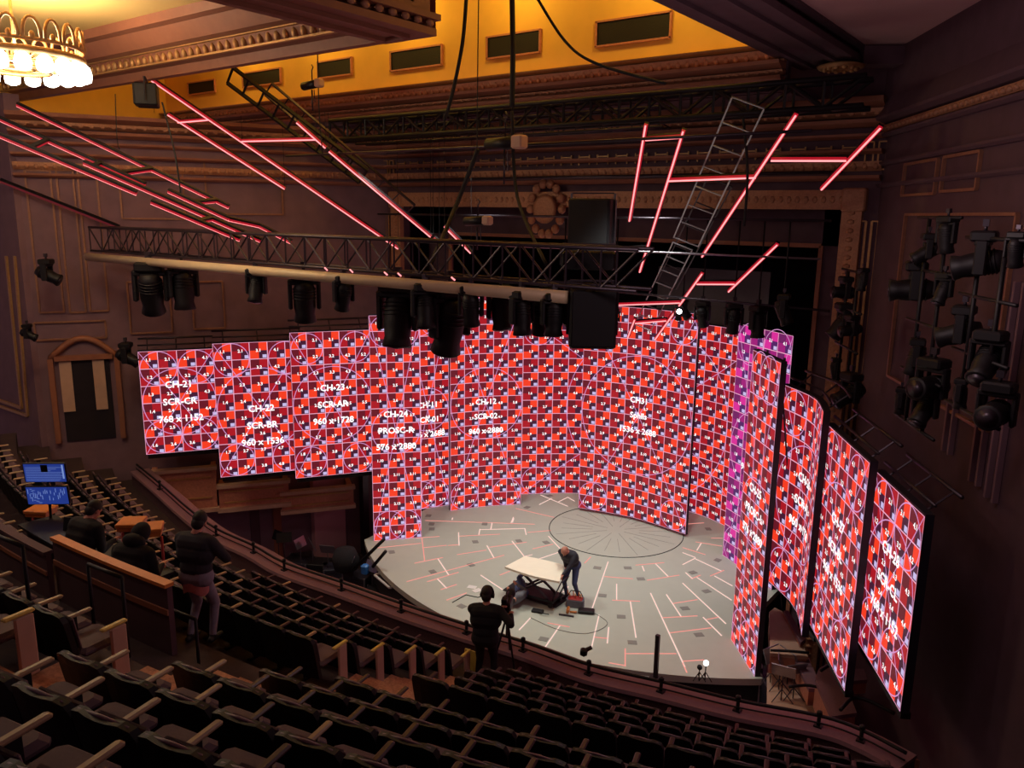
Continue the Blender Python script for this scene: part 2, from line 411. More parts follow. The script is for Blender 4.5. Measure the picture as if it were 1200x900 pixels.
# small panels in the frieze
b = MB()
for i in range(-12, 13):
    x = i*.56; b.bar((x-.16, 1.95, 11.2+.25), (x+.16, 1.95, 11.2+.25), .04, .03); b.bar((x-.16, 1.95, 11.5), (x-.16, 1.95, 11.25), .03, .04); b.bar((x+.16, 1.95, 11.5), (x+.16, 1.95, 11.25), .03, .04)
struct('trim_20', b, M['gilt'])
# bulkhead between the splays' top and the yellow attic wall
AY, AZ = -.15, 13.25                             # plane and foot of the attic wall
b = MB()
b.prism([(-16.5, AY), (5.9, AY), (5.9, 2.0), (-16.5, 2.0)], 12.42, 12.6)
b.prism([(-16.5, AY+.12), (5.9, AY+.12), (5.9, AY+.3), (-16.5, AY+.3)], 12.4, 13.2)
struct('ceiling_bulkhead', b, M['plaster_dark'])
b = MB().prism([(-16.5, AY), (5.9, AY), (5.9, AY+.3), (-16.5, AY+.3)], 13.2, 16.6)
struct('wall_attic', b, M['attic'])
entab([Vector((-16.5, AY, 0)), Vector((5.9, AY, 0))], [(12.55, 12.68, .3, 'brown_paint', 0), (12.72, 12.8, .2, 'ornament', .2), (12.82, 12.95, .42, 'brown_paint', 0), (12.97, 13.17, .24, 'ornament', .21), (13.19, 13.26, .36, 'gilt', 0)], 21)
# left return of the attic wall
b = MB().prism([(-16.4, AY), (-16.2, AY), (-14.0, -9), (-14.2, -9)], 12.5, 16.6)
struct('wall_attic_left', b, M['attic'])

# vents in the attic wall
for k, (x0, y0, x1, y1) in enumerate([(222, 93, 253, 112), (286, 80, 330, 103), (374, 67, 413, 93), (459, 53, 519, 84), (572, 35, 634, 70), (700, 15, 787, 55)]):
    A = pY((x0+x1)/2-(x1-x0)/2, (y0+y1)/2+4, AY); B = pY((x0+x1)/2+(x1-x0)/2, (y0+y1)/2-4, AY)
    zc = (A.z+B.z)/2; h = abs(pY((x0+x1)/2, y1, AY).z-pY((x0+x1)/2, y0, AY).z)*.74
    b = MB(); L = B.x-A.x; c = Vector(((A.x+B.x)/2, AY, zc))
    t = empty('vent_grille', c+Vector((0, 0, -h/2)), 0, 'dark rectangular vent grille in the yellow attic wall, %s from the left' % ORD[k], 'vent', 'vents along the yellow attic wall')
    bk = MB().box(c+Vector((0, -.02, 0)), (L, .05, h)); bk.build('grille', M['grille'], t)
    for s_ in (-1, 1): b.box(c+Vector((0, -.04, s_*h/2)), (L+.05, .06, .04)); b.box(c+Vector((s_*L/2, -.04, 0)), (.04, .06, h+.02))
    b.build('frame', M['boxwood'], t)

# ceiling: coffers and beams
ZB = 12.95
b = MB()
b.prism([(-17, -30), (.45, -30), (.45, -6.75), (-17, -6.75)], 14.0, 14.2)
struct('ceiling', b, M['cream'])
b = MB()
b.prism([(7.05, -30), (17, -30), (17, 2.6), (7.05, 2.6)], 13.3, 13.5)
struct('ceiling_right', b, M['ceiling_plaster'])
b = MB(); b.prism([(-17, -9), (7.3, -9), (7.3, .3), (-17, .3)], 16.6, 16.8)
b.prism([(-1, -30), (7.3, -30), (7.3, -9), (-1, -9)], 16.6, 16.8)
struct('ceiling_recess', b, M['attic'])
# lateral cornice on the left with its deep cove
b = MB()
X0, X1 = -17, 1.5
b.add([(X0, -5.55, 13.0), (X1, -5.55, 13.0), (X1, -5.75, 13.0), (X0, -5.75, 13.0), (X0, -5.8, 13.18), (X1, -5.8, 13.18), (X0, -6.0, 13.22), (X1, -6.0, 13.22),
       (X0, -6.1, 13.45), (X1, -6.1, 13.45), (X0, -6.35, 13.5), (X1, -6.35, 13.5), (X0, -6.55, 13.8), (X1, -6.55, 13.8), (X0, -6.75, 13.82), (X1, -6.75, 13.82), (X0, -6.8, 14.02), (X1, -6.8, 14.02),
       (X0, -5.55, 14.4), (X1, -5.55, 14.4), (X0, -6.8, 14.4), (X1, -6.8, 14.4)],
      [(0, 1, 2, 3), (3, 2, 5, 4), (4, 5, 7, 6), (6, 7, 9, 8), (8, 9, 11, 10), (10, 11, 13, 12), (12, 13, 15, 14), (14, 15, 17, 16), (16, 17, 21, 20), (20, 21, 19, 18), (18, 19, 1, 0)])
struct('trim_27', b, M['brown_paint'])
b = MB()
for i in range(62):
    b.ell((X1-.5-i*.27, -6.06, 13.33), (.075, .07, .11), 7, 5)
b.bar((X0, -6.1, 13.2), (X1, -6.1, 13.2), .1, .04); b.bar((X0, -6.14, 13.46), (X1, -6.14, 13.46), .08, .03)
struct('trim_28', b, M['gilt'])
BLX = .4
# beam running to the audience, left of the open coffer
def beam(nm, xa, xb, ya, yb, z0, z1, side, k):
    b = MB(); b.box(((xa+xb)/2, (ya+yb)/2, (z0+z1)/2+.1), (xb-xa-.3, yb-ya, z1-z0-.2)); b.box(((xa+xb)/2, (ya+yb)/2, z0+.06), (xb-xa, yb-ya, .12))
    b.box(((xa+xb)/2, (ya+yb)/2, z0+.3), (xb-xa+.12, yb-ya+.1, .1))
    for xx in (xa+.35, xb-.35): b.box((xx, (ya+yb)/2, z0-.03), (.1, yb-ya-.7, .07))
    for yy in (yb-.35, (ya+yb)/2): b.box(((xa+xb)/2, yy, z0-.03), (xb-xa-.7, .1, .07))
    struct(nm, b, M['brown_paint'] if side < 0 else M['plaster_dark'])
    b = MB(); xx = xb-.02 if side < 0 else xa
    n = int((yb-ya)/.3)
    for i in range(n): b.ell((xx, ya+(i+.5)*(yb-ya)/n, z0+.2), (.06, .09, .07), 7, 5)
    if side < 0:
        for i in range(int((xb-xa)/.3)): b.ell((xa+(i+.5)*.3, yb, z0+.2), (.09, .06, .07), 7, 5)
    struct('trim_%d' % k, b, M['ornament'])
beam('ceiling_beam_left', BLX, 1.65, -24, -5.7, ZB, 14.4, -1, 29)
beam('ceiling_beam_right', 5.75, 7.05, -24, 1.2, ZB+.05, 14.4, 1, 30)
# cross beams of the right coffer
b = MB()
b.bar((7.0, .9, 13.1), (9.3, 2.35, 13.1), .5, .34); b.bar((9.0, 2.2, 13.1), (13.6, -5.5, 13.1), .9, .34); b.bar((9.0, 2.2, 12.9), (13.6, -5.5, 12.9), .4, .12)
struct('ceiling_beam_corner', b, M['plaster_dark'])
b = MB().lathe([(.02, 0), (.42, .0), (.46, .05), (.3, .1), (.02, .1)], (6.75, .55, ZB-.1), 20)
for i in range(12): b.ell((6.75+.3*math.cos(i*PI/6), .55+.3*math.sin(i*PI/6), ZB-.1), (.06, .06, .05), 6, 4)
struct('trim_31', b, M['gilt'])
# curved top moulding of right wall
# wall mouldings
def panel(side, px, nm, m_='wallgilt', w_=.05):      # rectangular moulding through four image points, on the wall
    b = MB(); P = [pw(side, x, y) for x, y in px]; n = wallplane(side)[1]
    # square up: use mean t/z
    d = Vector((side*.5, -.866, 0)); t = [(p-splay(side, 0, 0)).dot(d) for p in P]
    t0, t1 = (t[0]+t[3])/2, (t[1]+t[2])/2; z1, z0 = (P[0].z+P[1].z)/2, (P[2].z+P[3].z)/2
    q = [splay(side, t0, z1), splay(side, t1, z1), splay(side, t1, z0), splay(side, t0, z0)]
    for i in range(4):
        a_, c_ = q[i], q[(i+1) % 4]; b.bar(a_+n*.03, c_+n*.03, .06, w_, 0, n.cross((c_-a_).normalized()))
    struct(nm, b, M[m_]); return q
kk = 32
for side, px in ((1, [(1060, 255), (1192, 246), (1168, 470), (1042, 470)]), (1, [(1062, 190), (1100, 190), (1098, 228), (1060, 228)]), (1, [(1108, 182), (1150, 180), (1148, 222), (1106, 224)]),
                 (-1, [(36, 200), (66, 200), (68, 366), (40, 366)]), (-1, [(72, 200), (92, 200), (94, 366), (76, 366)]), (-1, [(98, 200), (118, 200), (122, 364), (99, 365)]),
                 (-1, [(40, 378), (122, 376), (126, 396), (42, 398)]), (-1, [(150, 330), (200, 330), (200, 390), (152, 390)]), (-1, [(225, 330), (262, 330), (262, 385), (226, 385)]), (-1, [(140, 200), (215, 195), (215, 255), (142, 258)]), (-1, [(240, 190), (330, 188), (330, 250), (242, 252)])):
    panel(side, px, 'trim_%d' % kk); kk += 1
# fluted pilasters on the proscenium wall, right and left
b = MB()
for s_ in (-1, 1):
    for xx in (7.12, 7.38):
        for dx in (-.07, .07): b.bar((s_*(xx+dx), 1.96, -1), (s_*(xx+dx), 1.96, 9.9), .03, .05, 0, (1, 0, 0))
        b.bar((s_*xx-.07, 1.96, 9.9), (s_*xx+.07, 1.96, 9.9), .05, .03)
        for z in (10.98, 11.55): b.bar((s_*xx-.08, 1.94, z), (s_*xx+.08, 1.94, z), .06, .03)
        for dx in (-.08, .08): b.bar((s_*(xx)+dx, 1.94, 10.98), (s_*(xx)+dx, 1.94, 11.55), .04, .03, 0, (1, 0, 0))
struct('trim_%d' % kk, b, M['gilt']); kk += 1
# long pilaster strips low on the right wall
b = MB(); n = wallplane(1)[1]
for x0, x1, y0, y1 in ((1112, 1122, 470, 530), (1150, 1164, 400, 570), (1170, 1196, 330, 590), (1066, 1072, 420, 470)):
    q0, q1 = pw(1, x1, y0), pw(1, x0, y1); t = ((q0+q1)/2-splay(1, 0, 0)).dot(Vector((.5, -.866, 0)))
    for dt in (-.12, .12): b.bar(splay(1, t+dt, q1.z, .05), splay(1, t+dt, q0.z, .05), .06, .08, 0, n)
struct('trim_%d' % kk, b, M['plaster']); kk += 1
# doorway with arched hood on the left wall
q = [pw(-1, x, y) for x, y in ((62, 420), (142, 418), (140, 512), (66, 512))]
d = Vector((-.5, -.866, 0)); tt = [(p-splay(-1, 0, 0)).dot(d) for p in q]; n = wallplane(-1)[1]
t0, t1 = (tt[0]+tt[3])/2, (tt[1]+tt[2])/2; z1, z0 = q[0].z, q[2].z
t = empty('door', splay(-1, (t0+t1)/2, z0, .05)); t.name = 'door_1'; WM['door_1'] = t.matrix_world.copy(); WM[t.name] = Matrix.Translation(splay(-1, (t0+t1)/2, z0, .05)); tag(t, kind='structure')
b = MB(); b.bar(splay(-1, t0, z0, .06), splay(-1, t0, z1, .06), .14, .22, 0, n); b.bar(splay(-1, t1, z0, .06), splay(-1, t1, z1, .06), .14, .22, 0, n)
arc = [splay(-1, t0+(t1-t0)*i/12, z1+.55*math.sin(PI*i/12), .08) for i in range(13)]; b.tube(arc, .09, 6); b.bar(splay(-1, t0-.1, z1, .08), splay(-1, t1+.1, z1, .08), .16, .14)
b.build('door_frame', M['brown_paint'], t)
b = MB()
for f0, f1 in ((.12, .30), (.62, .80)): 
    a_, c_ = splay(-1, t0+(t1-t0)*f0, 0, .04), splay(-1, t0+(t1-t0)*f1, 0, .04)
    b.prism([(a_.x, a_.y), (c_.x, c_.y), (c_.x+n.x*.05, c_.y+n.y*.05), (a_.x+n.x*.05, a_.y+n.y*.05)], z0+.9, z1-.1)
b.build('door_panel', M['tan'], t)
b = MB(); a_, c_ = splay(-1, t0+.12*(t1-t0), 0, .01), splay(-1, t0+.88*(t1-t0), 0, .01)
b.prism([(a_.x, a_.y), (c_.x, c_.y), (c_.x+n.x*.03, c_.y+n.y*.03), (a_.x+n.x*.03, a_.y+n.y*.03)], z0, z1-.02); b.build('door_leaf', M['stage_back'], t)
# big panel on the wall at the far left
b = MB(); P0 = Vector((0, e.y-.01, 0)); nn = Vector((0, -1, 0))
for (a_, c_) in (((18, 300), (33, 487)), ((33, 487), (-60, 455)), ((8, 300), (26, 478)), ((26, 478), (-60, 448))):
    A, B = pp(*a_, P0, nn), pp(*c_, P0, nn)
    b.bar(A, B, .08, .1, 0, nn)
struct('trim_%d' % kk, b, M['gilt']); kk += 1

# ================================================================== STAGE DECK
DC = Vector((.3, 7.1)); DR = 10.0
t = empty('stage_deck', (0, 2, -1.6), 0, 'grey painted round-fronted stage deck between the two proscenium screens', 'stage')
poly = [(-6.9, 9.2)]
a0, a1 = math.asin((-5.9-DC.x)/DR), math.asin((6.62-DC.x)/DR)
for i in range(49):
    a = a0+(a1-a0)*i/48; poly.append((DC.x+DR*math.sin(a), DC.y-DR*math.cos(a)*(1.0)))
for k in range(1, len(poly)):                    # fit the seen front edge a little flatter on the right
    pass
poly += [(6.45, -.12), (5.42, 1.22), (5.45, 4.2), (5.45, 9.2)]
b = MB().prism(poly, -.16, 0); b.build('deck_top', M['deck'], t)
b = MB().prism([(x*.985, y+.08) for x, y in poly], -1.6, -.16); b.build('fascia', M['rubber'], t)
TC, TR = Vector((-.17, 4.85)), 2.15
b = MB()
ring = [(TC.x+TR*math.cos(2*PI*i/72), TC.y+TR*math.sin(2*PI*i/72), .003) for i in range(73)]; b.tube(ring, .014, 5, cap=False)
b.build('turntable_edge', M['rubber'], t)
b = MB()
for i in range(24):
    a = 2*PI*i/24+.06; r0, r1 = (.75, 1.75) if i % 3 else (.3, 2.0)
    b.bar((TC.x+r0*math.cos(a), TC.y+r0*math.sin(a), .001), (TC.x+r1*math.cos(a), TC.y+r1*math.sin(a), .001), .012, .006)
b.build('turntable_seams', M['deckline'], t)
def zoomseg(ox, oy, k, L): return [((ox+a/k, oy+b_/k), (ox+c/k, oy+d_/k), col) for a, b_, c, d_, col in L]
SEG = zoomseg(400, 600, 3, [
 (295, 30, 680, 43, 1), (530, 40, 525, 60, 0), (605, 18, 597, 38, 0), (485, 62, 645, 58, 0), (487, 60, 483, 82, 0), (645, 58, 650, 80, 0), (655, 72, 737, 65, 1), (415, 85, 558, 78, 1), (412, 72, 414, 118, 0), (375, 118, 413, 115, 1),
 (285, 126, 370, 117, 1), (120, 127, 280, 110, 1), (262, 92, 345, 86, 1), (283, 90, 293, 172, 1), (258, 180, 357, 160, 1), (340, 165, 378, 222, 0), (230, 245, 572, 152, 1), (302, 245, 412, 212, 1), (338, 235, 370, 268, 0), (350, 273, 405, 255, 1),
 (407, 150, 510, 134, 1), (520, 124, 652, 106, 1), (512, 118, 537, 162, 0), (600, 102, 642, 155, 0), (370, 310, 440, 285, 1), (672, 130, 745, 113, 1), (728, 85, 768, 128, 0), (695, 165, 775, 138, 0), (640, 157, 672, 150, 0),
 (490, 222, 570, 275, 0), (557, 222, 592, 208, 1), (665, 372, 625, 415, 0), (725, 390, 802, 404, 1), (768, 400, 717, 475, 0), (780, 282, 798, 262, 0), (877, 158, 855, 180, 1), (938, 175, 880, 345, 0), (925, 227, 1025, 235, 1),
 (968, 253, 968, 308, 0), (952, 310, 1050, 314, 1), (1016, 315, 1036, 442, 0), (906, 362, 880, 475, 0), (890, 440, 938, 445, 1), (940, 405, 935, 462, 0), (998, 480, 998, 543, 1), (940, 530, 998, 540, 1), (1000, 498, 1178, 498, 1),
 (1087, 285, 1208, 545, 0), (1130, 372, 1252, 365, 1), (1155, 425, 1302, 407, 1), (1035, 187, 1135, 178, 1), (1058, 190, 1065, 208, 0), (1105, 182, 1150, 228, 0), (1075, 240, 1188, 222, 1), (1143, 290, 1195, 368, 0), (1165, 322, 1252, 308, 1)])
SEG += zoomseg(800, 600, 3, [(20, 42, 75, 38, 1), (45, 105, 138, 120, 1), (50, 135, 65, 110, 0), (0, 125, 80, 150, 1), (0, 143, 45, 160, 0), (0, 185, 45, 162, 0), (45, 165, 137, 208, 0), (97, 225, 145, 205, 1), (112, 225, 175, 260, 0),
 (10, 213, 35, 235, 0), (30, 235, 63, 222, 1), (50, 230, 172, 310, 0), (0, 250, 152, 393, 0), (85, 378, 125, 370, 1), (72, 370, 137, 435, 0), (0, 525, 75, 520, 1), (0, 530, 15, 565, 1), (100, 92, 140, 92, 1)])
SEG += zoomseg(600, 480, 7.5, [(250, 750, 490, 850, 0), (240, 835, 350, 780, 0), (410, 810, 490, 770, 0), (490, 770, 550, 805, 0)])
SEG += zoomseg(480, 480, 6.43, [(800, 745, 1090, 812, 1), (775, 850, 785, 820, 0), (615, 895, 620, 852, 0), (320, 830, 324, 815, 0)])
for (a_, c_, col) in SEG:
    A, B = pz(*a_, .003), pz(*c_, .003)
    MB().bar(A, B, .030, .012).build('light_strip', M['strip_red'] if col else M['strip'], t)
for x, y in [(506, 620), (505.7, 614), (557, 635), (507, 670), (552, 662), (608, 634), (640, 635.7), (541, 710.5), (637, 749), (700, 665.5), (735.6, 665.6), (751, 678.5), (706, 698), (728, 722.8), (741, 753), (502, 604.5), (568, 614), (617.6, 594.6), (643.8, 581),
             (812, 671), (828, 693), (802.7, 713), (819, 744), (830, 620), (841, 656.5), (459, 647)]:
    P = pz(x, y, .0); a = math.atan2(P.y-TC.y, P.x-TC.x)
    MB().box((P.x, P.y, .004), (.18, .22, .008), a).build('floor_plate', M['mark'], t)
# white edge line
MB().bar(pz(720, 786, .004), pz(770, 796, .004), .05, .012).build('edge_line', M['white'], t)

# ================================================================== LED SCREENS
_tc = {}
def text_tris(s_):
    if s_ in _tc: return _tc[s_]
    c = bpy.data.curves.new('t', 'FONT'); c.body = s_; c.size = 1; c.align_x = 'CENTER'; c.align_y = 'CENTER'; c.resolution_u = 2; c.offset = .022
    o = bpy.data.objects.new('t', c); COL.objects.link(o)
    dg = bpy.context.evaluated_depsgraph_get(); me = o.evaluated_get(dg).to_mesh()
    vs = [(v.co.x, v.co.y) for v in me.vertices]; fs = [tuple(p.vertices) for p in me.polygons]
    o.evaluated_get(dg).to_mesh_clear(); bpy.data.objects.remove(o); bpy.data.curves.remove(c)
    _tc[s_] = (vs, fs); return _tc[s_]
def screen(path, zb, zt, cols, rows, label, texts, mats=LED, c0=1, hang=False, circ=None, ladder=False, tdv=0.):
    """path: plan polyline seen left to right from the front"""
    P = [Vector((p[0], p[1], 0)) for p in path]
    if len(P) > 2: P = smooth(P, 8)
    cum = [0]
    for a_, b_ in zip(P[:-1], P[1:]): cum.append(cum[-1]+(b_-a_).length)
    W = cum[-1]; tw = W/cols; th = (zt-zb)/rows; H = zt-zb
    def F(u, v, off=0.):                          # u from left, v from top, metres
        uu = min(max(u, 0), W); i = 0
        while i < len(cum)-2 and cum[i+1] < uu: i += 1
        a_, b_ = P[i], P[i+1]; f = (uu-cum[i])/max(cum[i+1]-cum[i], 1e-6); q = a_+(b_-a_)*f
        ta = P[min(i+1, len(P)-1)]-P[max(i-1, 0)]; tb = P[min(i+2, len(P)-1)]-P[i]; tn = (ta.normalized()*(1-f)+tb.normalized()*f).normalized()
        n = Vector((tn.y, -tn.x, 0)); return Vector((q.x+n.x*off, q.y+n.y*off, zt-v))
    root = empty('led_screen', F(W/2, H), 0, label, 'video screen', 'LED video screens around the stage')
    b = MB()
    def q(u0, v0, u1, v1, mi, off=0.): b.add([F(u0, v0, off), F(u1, v0, off), F(u1, v1, off), F(u0, v1, off)], [(0, 1, 2, 3)], mi)
    lw = .010
    for i in range(cols):
        for j in range(rows):
            u0, v0 = i*tw, j*th; um, vm = u0+tw*.52, v0+th*.5
            A = (i+j) % 2 == 0
            if A: c = (0, 1, 1, 3)
            else: c = (0, 2, 2, 3)
            q(u0, v0, um, vm, c[0]); q(um, v0, u0+tw, vm, c[1]); q(u0, vm, um, v0+th, c[2]); q(um, vm, u0+tw, v0+th, c[3])
            q(u0+tw*.72, v0+th*.75, u0+tw*.95, v0+th*.94, 4, .002)
            vs, fs = text_tris('%d.%d' % (i+c0, j+1)); sz = .25*th
            b.add([F(u0+tw*.5+x*sz, v0+th*.5-y*sz, .006) for x, y in vs], fs, 6)
    for i in range(cols+1):
        u = i*tw
        for j in range(rows): q(max(u-lw, 0), j*th, min(u+lw, W), (j+1)*th, 5, .003)
    for j in range(rows+1):
        for i in range(cols): q(i*tw, max(j*th-lw, 0), (i+1)*tw, min(j*th+lw, H), 5, .003)
    def line(u0, v0, u1, v1, w_=.009, mi=7):
        n = max(2, int(math.hypot(u1-u0, v1-v0)/.25)); L = math.hypot(u1-u0, v1-v0); nx, ny = -(v1-v0)/L*w_, (u1-u0)/L*w_
        for k in range(n):
            a_, c_ = k/n, (k+1)/n; x0, y0, x1, y1 = u0+(u1-u0)*a_, v0+(v1-v0)*a_, u0+(u1-u0)*c_, v0+(v1-v0)*c_
            b.add([F(x0-nx, y0-ny, .0045), F(x1-nx, y1-ny, .0045), F(x1+nx, y1+ny, .0045), F(x0+nx, y0+ny, .0045)], [(0, 1, 2, 3)], mi)
    def circle(cu, cv, r_, w_=.010):
        n = 48
        for k in range(n):
            a_, c_ = 2*PI*k/n, 2*PI*(k+1)/n
            b.add([F(cu+(r_-w_)*math.cos(a_), cv+(r_-w_)*math.sin(a_), .005), F(cu+(r_-w_)*math.cos(c_), cv+(r_-w_)*math.sin(c_), .005),
                   F(cu+(r_+w_)*math.cos(c_), cv+(r_+w_)*math.sin(c_), .005), F(cu+(r_+w_)*math.cos(a_), cv+(r_+w_)*math.sin(a_), .005)], [(0, 1, 2, 3)], 7)
    line(0, 0, W, H); line(W, 0, 0, H)
    rc = tw-.02
    for cu in (tw, W-tw):
        for cv in (th, H-th): circle(cu, cv, rc)
    circle(W/2, H/2, circ or min(W, H)/2-.02)
    for k, s_ in enumerate(texts):
        vs, fs = text_tris(s_); sz = .265
        b.add([F(W/2+x*sz, H/2+tdv+(k-1)*.506-y*sz, .009) for x, y in vs], fs, 6)
    b.build('display', mats, root)
    c = MB(); n = 1 if len(P) == 2 else len(P)-1
    us = [W*k/n for k in range(n+1)]; us[0] = -.0; 
    fr, bk = [F(u, 0, -.006) for u in us], [F(u, 0, -.13) for u in us]
    for z_a, z_b in ((zt+.03, zb-.03),):
        top = lambda L, z: [Vector((p.x, p.y, z)) for p in L]
        c.quadstrip(top(fr, z_a), top(bk, z_a)); c.quadstrip(top(bk, z_a), top(bk, z_b)); c.quadstrip(top(bk, z_b), top(fr, z_b)); c.quadstrip(top(fr, z_b), top(fr, z_a))
        for k in (0, -1): c.add([top(fr, z_a)[k], top(bk, z_a)[k], top(bk, z_b)[k], top(fr, z_b)[k]], [(0, 1, 2, 3)])
    c.build('casing', M['casing'], root)
    if hang:
        g = MB(); g.tube([F(u, -.16, -.12) for u in us], .025, 6); g.tube([F(u, -.30, -.45) for u in us], .03, 6)
        for f in (.12, .5, .88): g.tube([F(W*f, 0, -.1), F(W*f, -.3, -.45)], .018, 5)
        g.build('hanging_frame', M['steel'], root)
        g = MB().box(F(W/2, H+.09, -.1), (W*.96, .14, .1), math.atan2((P[-1]-P[0]).y, (P[-1]-P[0]).x)); g.build('cable_tray', M['black'], root)
    if ladder:
        for f in (.2, .8):
            g = MB().tube([F(W*f, -.05, -.2), F(W*f, H, -.2)], .03, 6); g.tube([F(W*f, .6, -.2), F(W*f, H, -1.2)], .02, 6); g.build('support_leg', M['steel'], root)
    return root
def onz(x, y, z): p = pz(x, y, z); return (p.x, p.y)
def ztop(xy, x, y):                               # height of a sight line above a plan point
    d = ray(x, y); k = math.hypot(xy[0]-CAM.x, xy[1]-CAM.y)/math.hypot(d.x, d.y); return CAM.z+d.z*k
def bulge(a_, c_, s_):
    m_ = ((a_[0]+c_[0])/2, (a_[1]+c_[1])/2); L = math.hypot(c_[0]-a_[0], c_[1]-a_[1]); return [a_, (m_[0]-(c_[1]-a_[1])/L*s_, m_[1]+(c_[0]-a_[0])/L*s_), c_]
# left wing of hanging screens
screen([(-10.0, -5.27), (-8.93, -3.58)], 3.03, 6.03, 4, 6, 'hanging LED screen reading SCR-CR, smallest and furthest left', ['CH-21', 'SCR-CR', '768 x 1152'], hang=True)
def nearer(pts, z0, z1, k):                      # the same sight lines, a little nearer the house
    return [(CAM.x+(x-CAM.x)*k, CAM.y+(y-CAM.y)*k) for x, y in pts], CAM.z+(z0-CAM.z)*k, CAM.z+(z1-CAM.z)*k
screen(*nearer([(-8.74, -3.74), (-7.40, -1.63)], 2.21, 6.21, .990), 5, 8, 'hanging LED screen reading SCR-BR, second from the left', ['CH-22', 'SCR-BR', '960 x 1536'], hang=True, tdv=.5)
screen(*nearer([(-7.6, -1.92), (-6.3, .1)], 1.94, 6.44, .980), 5, 9, 'hanging LED screen reading SCR-AR, third from the left', ['CH-23', 'SCR-AR', '960 x 1728'], hang=True)
a_, c_ = onz(438.1, 634, -.0), onz(494, 629.9, 0)
zt = ztop(a_, 433.4, 388); zt = (zt+ztop(c_, 492.5, 388))/2; zb = (ztop(a_, 438.1, 634)+ztop(c_, 494, 629.9))/2
th = zt/14
screen([a_, c_], .005, zt+th, 3, 15, 'tall narrow LED screen reading PROSC-R at the left edge of the stage', ['CH-24', 'PROSC-R', '576 x 2880'], ladder=True)
# upstage
a_, c_ = (-6.55, 1.9), onz(526.2, 592, 0)
d_ = Vector((c_[0]-a_[0], c_[1]-a_[1])).normalized()
a_ = (c_[0]-d_.x*1.5, c_[1]-d_.y*1.5)
screen([a_, c_], .005, 6.98, 3, 14, 'LED screen reading SCR-01, half hidden behind the left proscenium screen', ['CH-11', 'SCR-01', '576 x 2688'], tdv=.35)
screen(bulge((-5.45, 2.8), (-3.95, 4.81), .12), .005, 7.35, 5, 15, 'tall LED screen reading SCR-02, upstage left of centre', ['CH-12', 'SCR-02', '960 x 2880'], ladder=True, tdv=.45)
screen([(-4.56, 5.67), (-3.05, 7.01), (-1.2, 7.75), (1.01, 7.9), (2.47, 7.43), (3.65, 6.7)], 0.0, 6.5, 17, 13, 'wide curved LED wall at the very back, behind the centre screen', ['CH-13', 'SCR-03', '3264 x 2496'], ladder=True, circ=3.0)
screen(bulge((-2.05, 5.58), (1.86, 5.70), .30), .1, 7.1, 8, 14, 'centre LED screen reading CH31 with one large circle, above the turntable', ['CH31', 'Sphlls', '1536 x 2688'], ladder=True)
# right
screen([(3.33, 5.14), (5.3, 3.75)], .005, 7.0, 4, 14, 'magenta and pink LED screen behind the right proscenium screen', ['CH-14', 'SCR-04', '960 x 2688'], mats=LEDM, ladder=True)
a_, c_ = onz(856.7, 748.9, 0), onz(884.4, 793, 0)
zt = (ztop(a_, 880.9, 411.2)+ztop(c_, 917.3, 424.2))/2
screen([a_, c_], 0.0, zt, 3, 15, 'tall narrow LED screen reading PROSC-L at the right edge of the stage', ['CH-25', 'PROSC-L', '576 x 2880'], ladder=True)
screen(bulge((6.33, .1), (7.69, -1.88), .22), 1.96, 6.46, 5, 9, 'curved hanging LED screen just right of the stage, nearest it', ['CH-26', 'SCR-AL', '960 x 1728'], hang=True)
screen([(7.71, -1.61), (8.95, -3.71)], 2.18, 6.18, 5, 8, 'flat hanging LED screen second from the right edge', ['CH-27', 'SCR-BL', '960 x 1536'], hang=True)
screen([(8.98, -3.31), (10.0, -5.05)], 2.95, 5.95, 4, 6, 'hanging LED screen furthest right and nearest the balcony', ['CH-28', 'SCR-CL', '768 x 1152'], hang=True)
# pale flat behind the upper right of the LED wall
b = MB(); A = pY(770, 350, 9.5); B = pY(900, 360, 9.5); b.prism([(A.x, 9.5), (B.x, 9.5), (B.x, 9.56), (A.x, 9.56)], 5.0, 8.2)
tag(b.build('scenery_flat', M['scrim']), 'pale grey flat showing above the LED wall on the right', 'scenery')

# ================================================================== TRUSSES AND RIG
def truss(name, p0, p1, h, w_, r_, label, m_='black', bay=.6, rail_m=None, up=Vector((0, 0, 1)), chord_m=None):
    p0, p1 = Vector(p0), Vector(p1); d = (p1-p0).normalized(); sd = d.cross(up).normalized(); u = sd.cross(d)
    root = empty(name, (p0+p1)/2-u*h, 0, label, 'truss')
    for a_ in (-1, 1):
        for b_ in (-1, 1):
            o_ = sd*a_*w_/2+u*b_*h/2; MB().tube([p0+o_, p1+o_], r_, 7).build('chord', M[chord_m or m_], root)
    g = MB(); L = (p1-p0).length; n = max(2, int(L/bay))
    for i in range(n):
        q0, q1 = p0+(p1-p0)*i/n, p0+(p1-p0)*(i+1)/n
        for a_ in (-1, 1):
            s0, s1 = (-1, 1) if i % 2 else (1, -1)
            g.tube([q0+sd*a_*w_/2+u*s0*h/2, q1+sd*a_*w_/2+u*s1*h/2], r_*.62, 5, cap=False)
            g.tube([q0+sd*a_*w_/2-u*h/2, q0+sd*a_*w_/2+u*h/2], r_*.55, 5, cap=False)
        for b_ in (-1, 1): g.tube([q0-sd*w_/2+u*b_*h/2, q1+sd*w_/2+u*b_*h/2], r_*.55, 5, cap=False)
    g.build('bracing', M[m_], root)
    return root
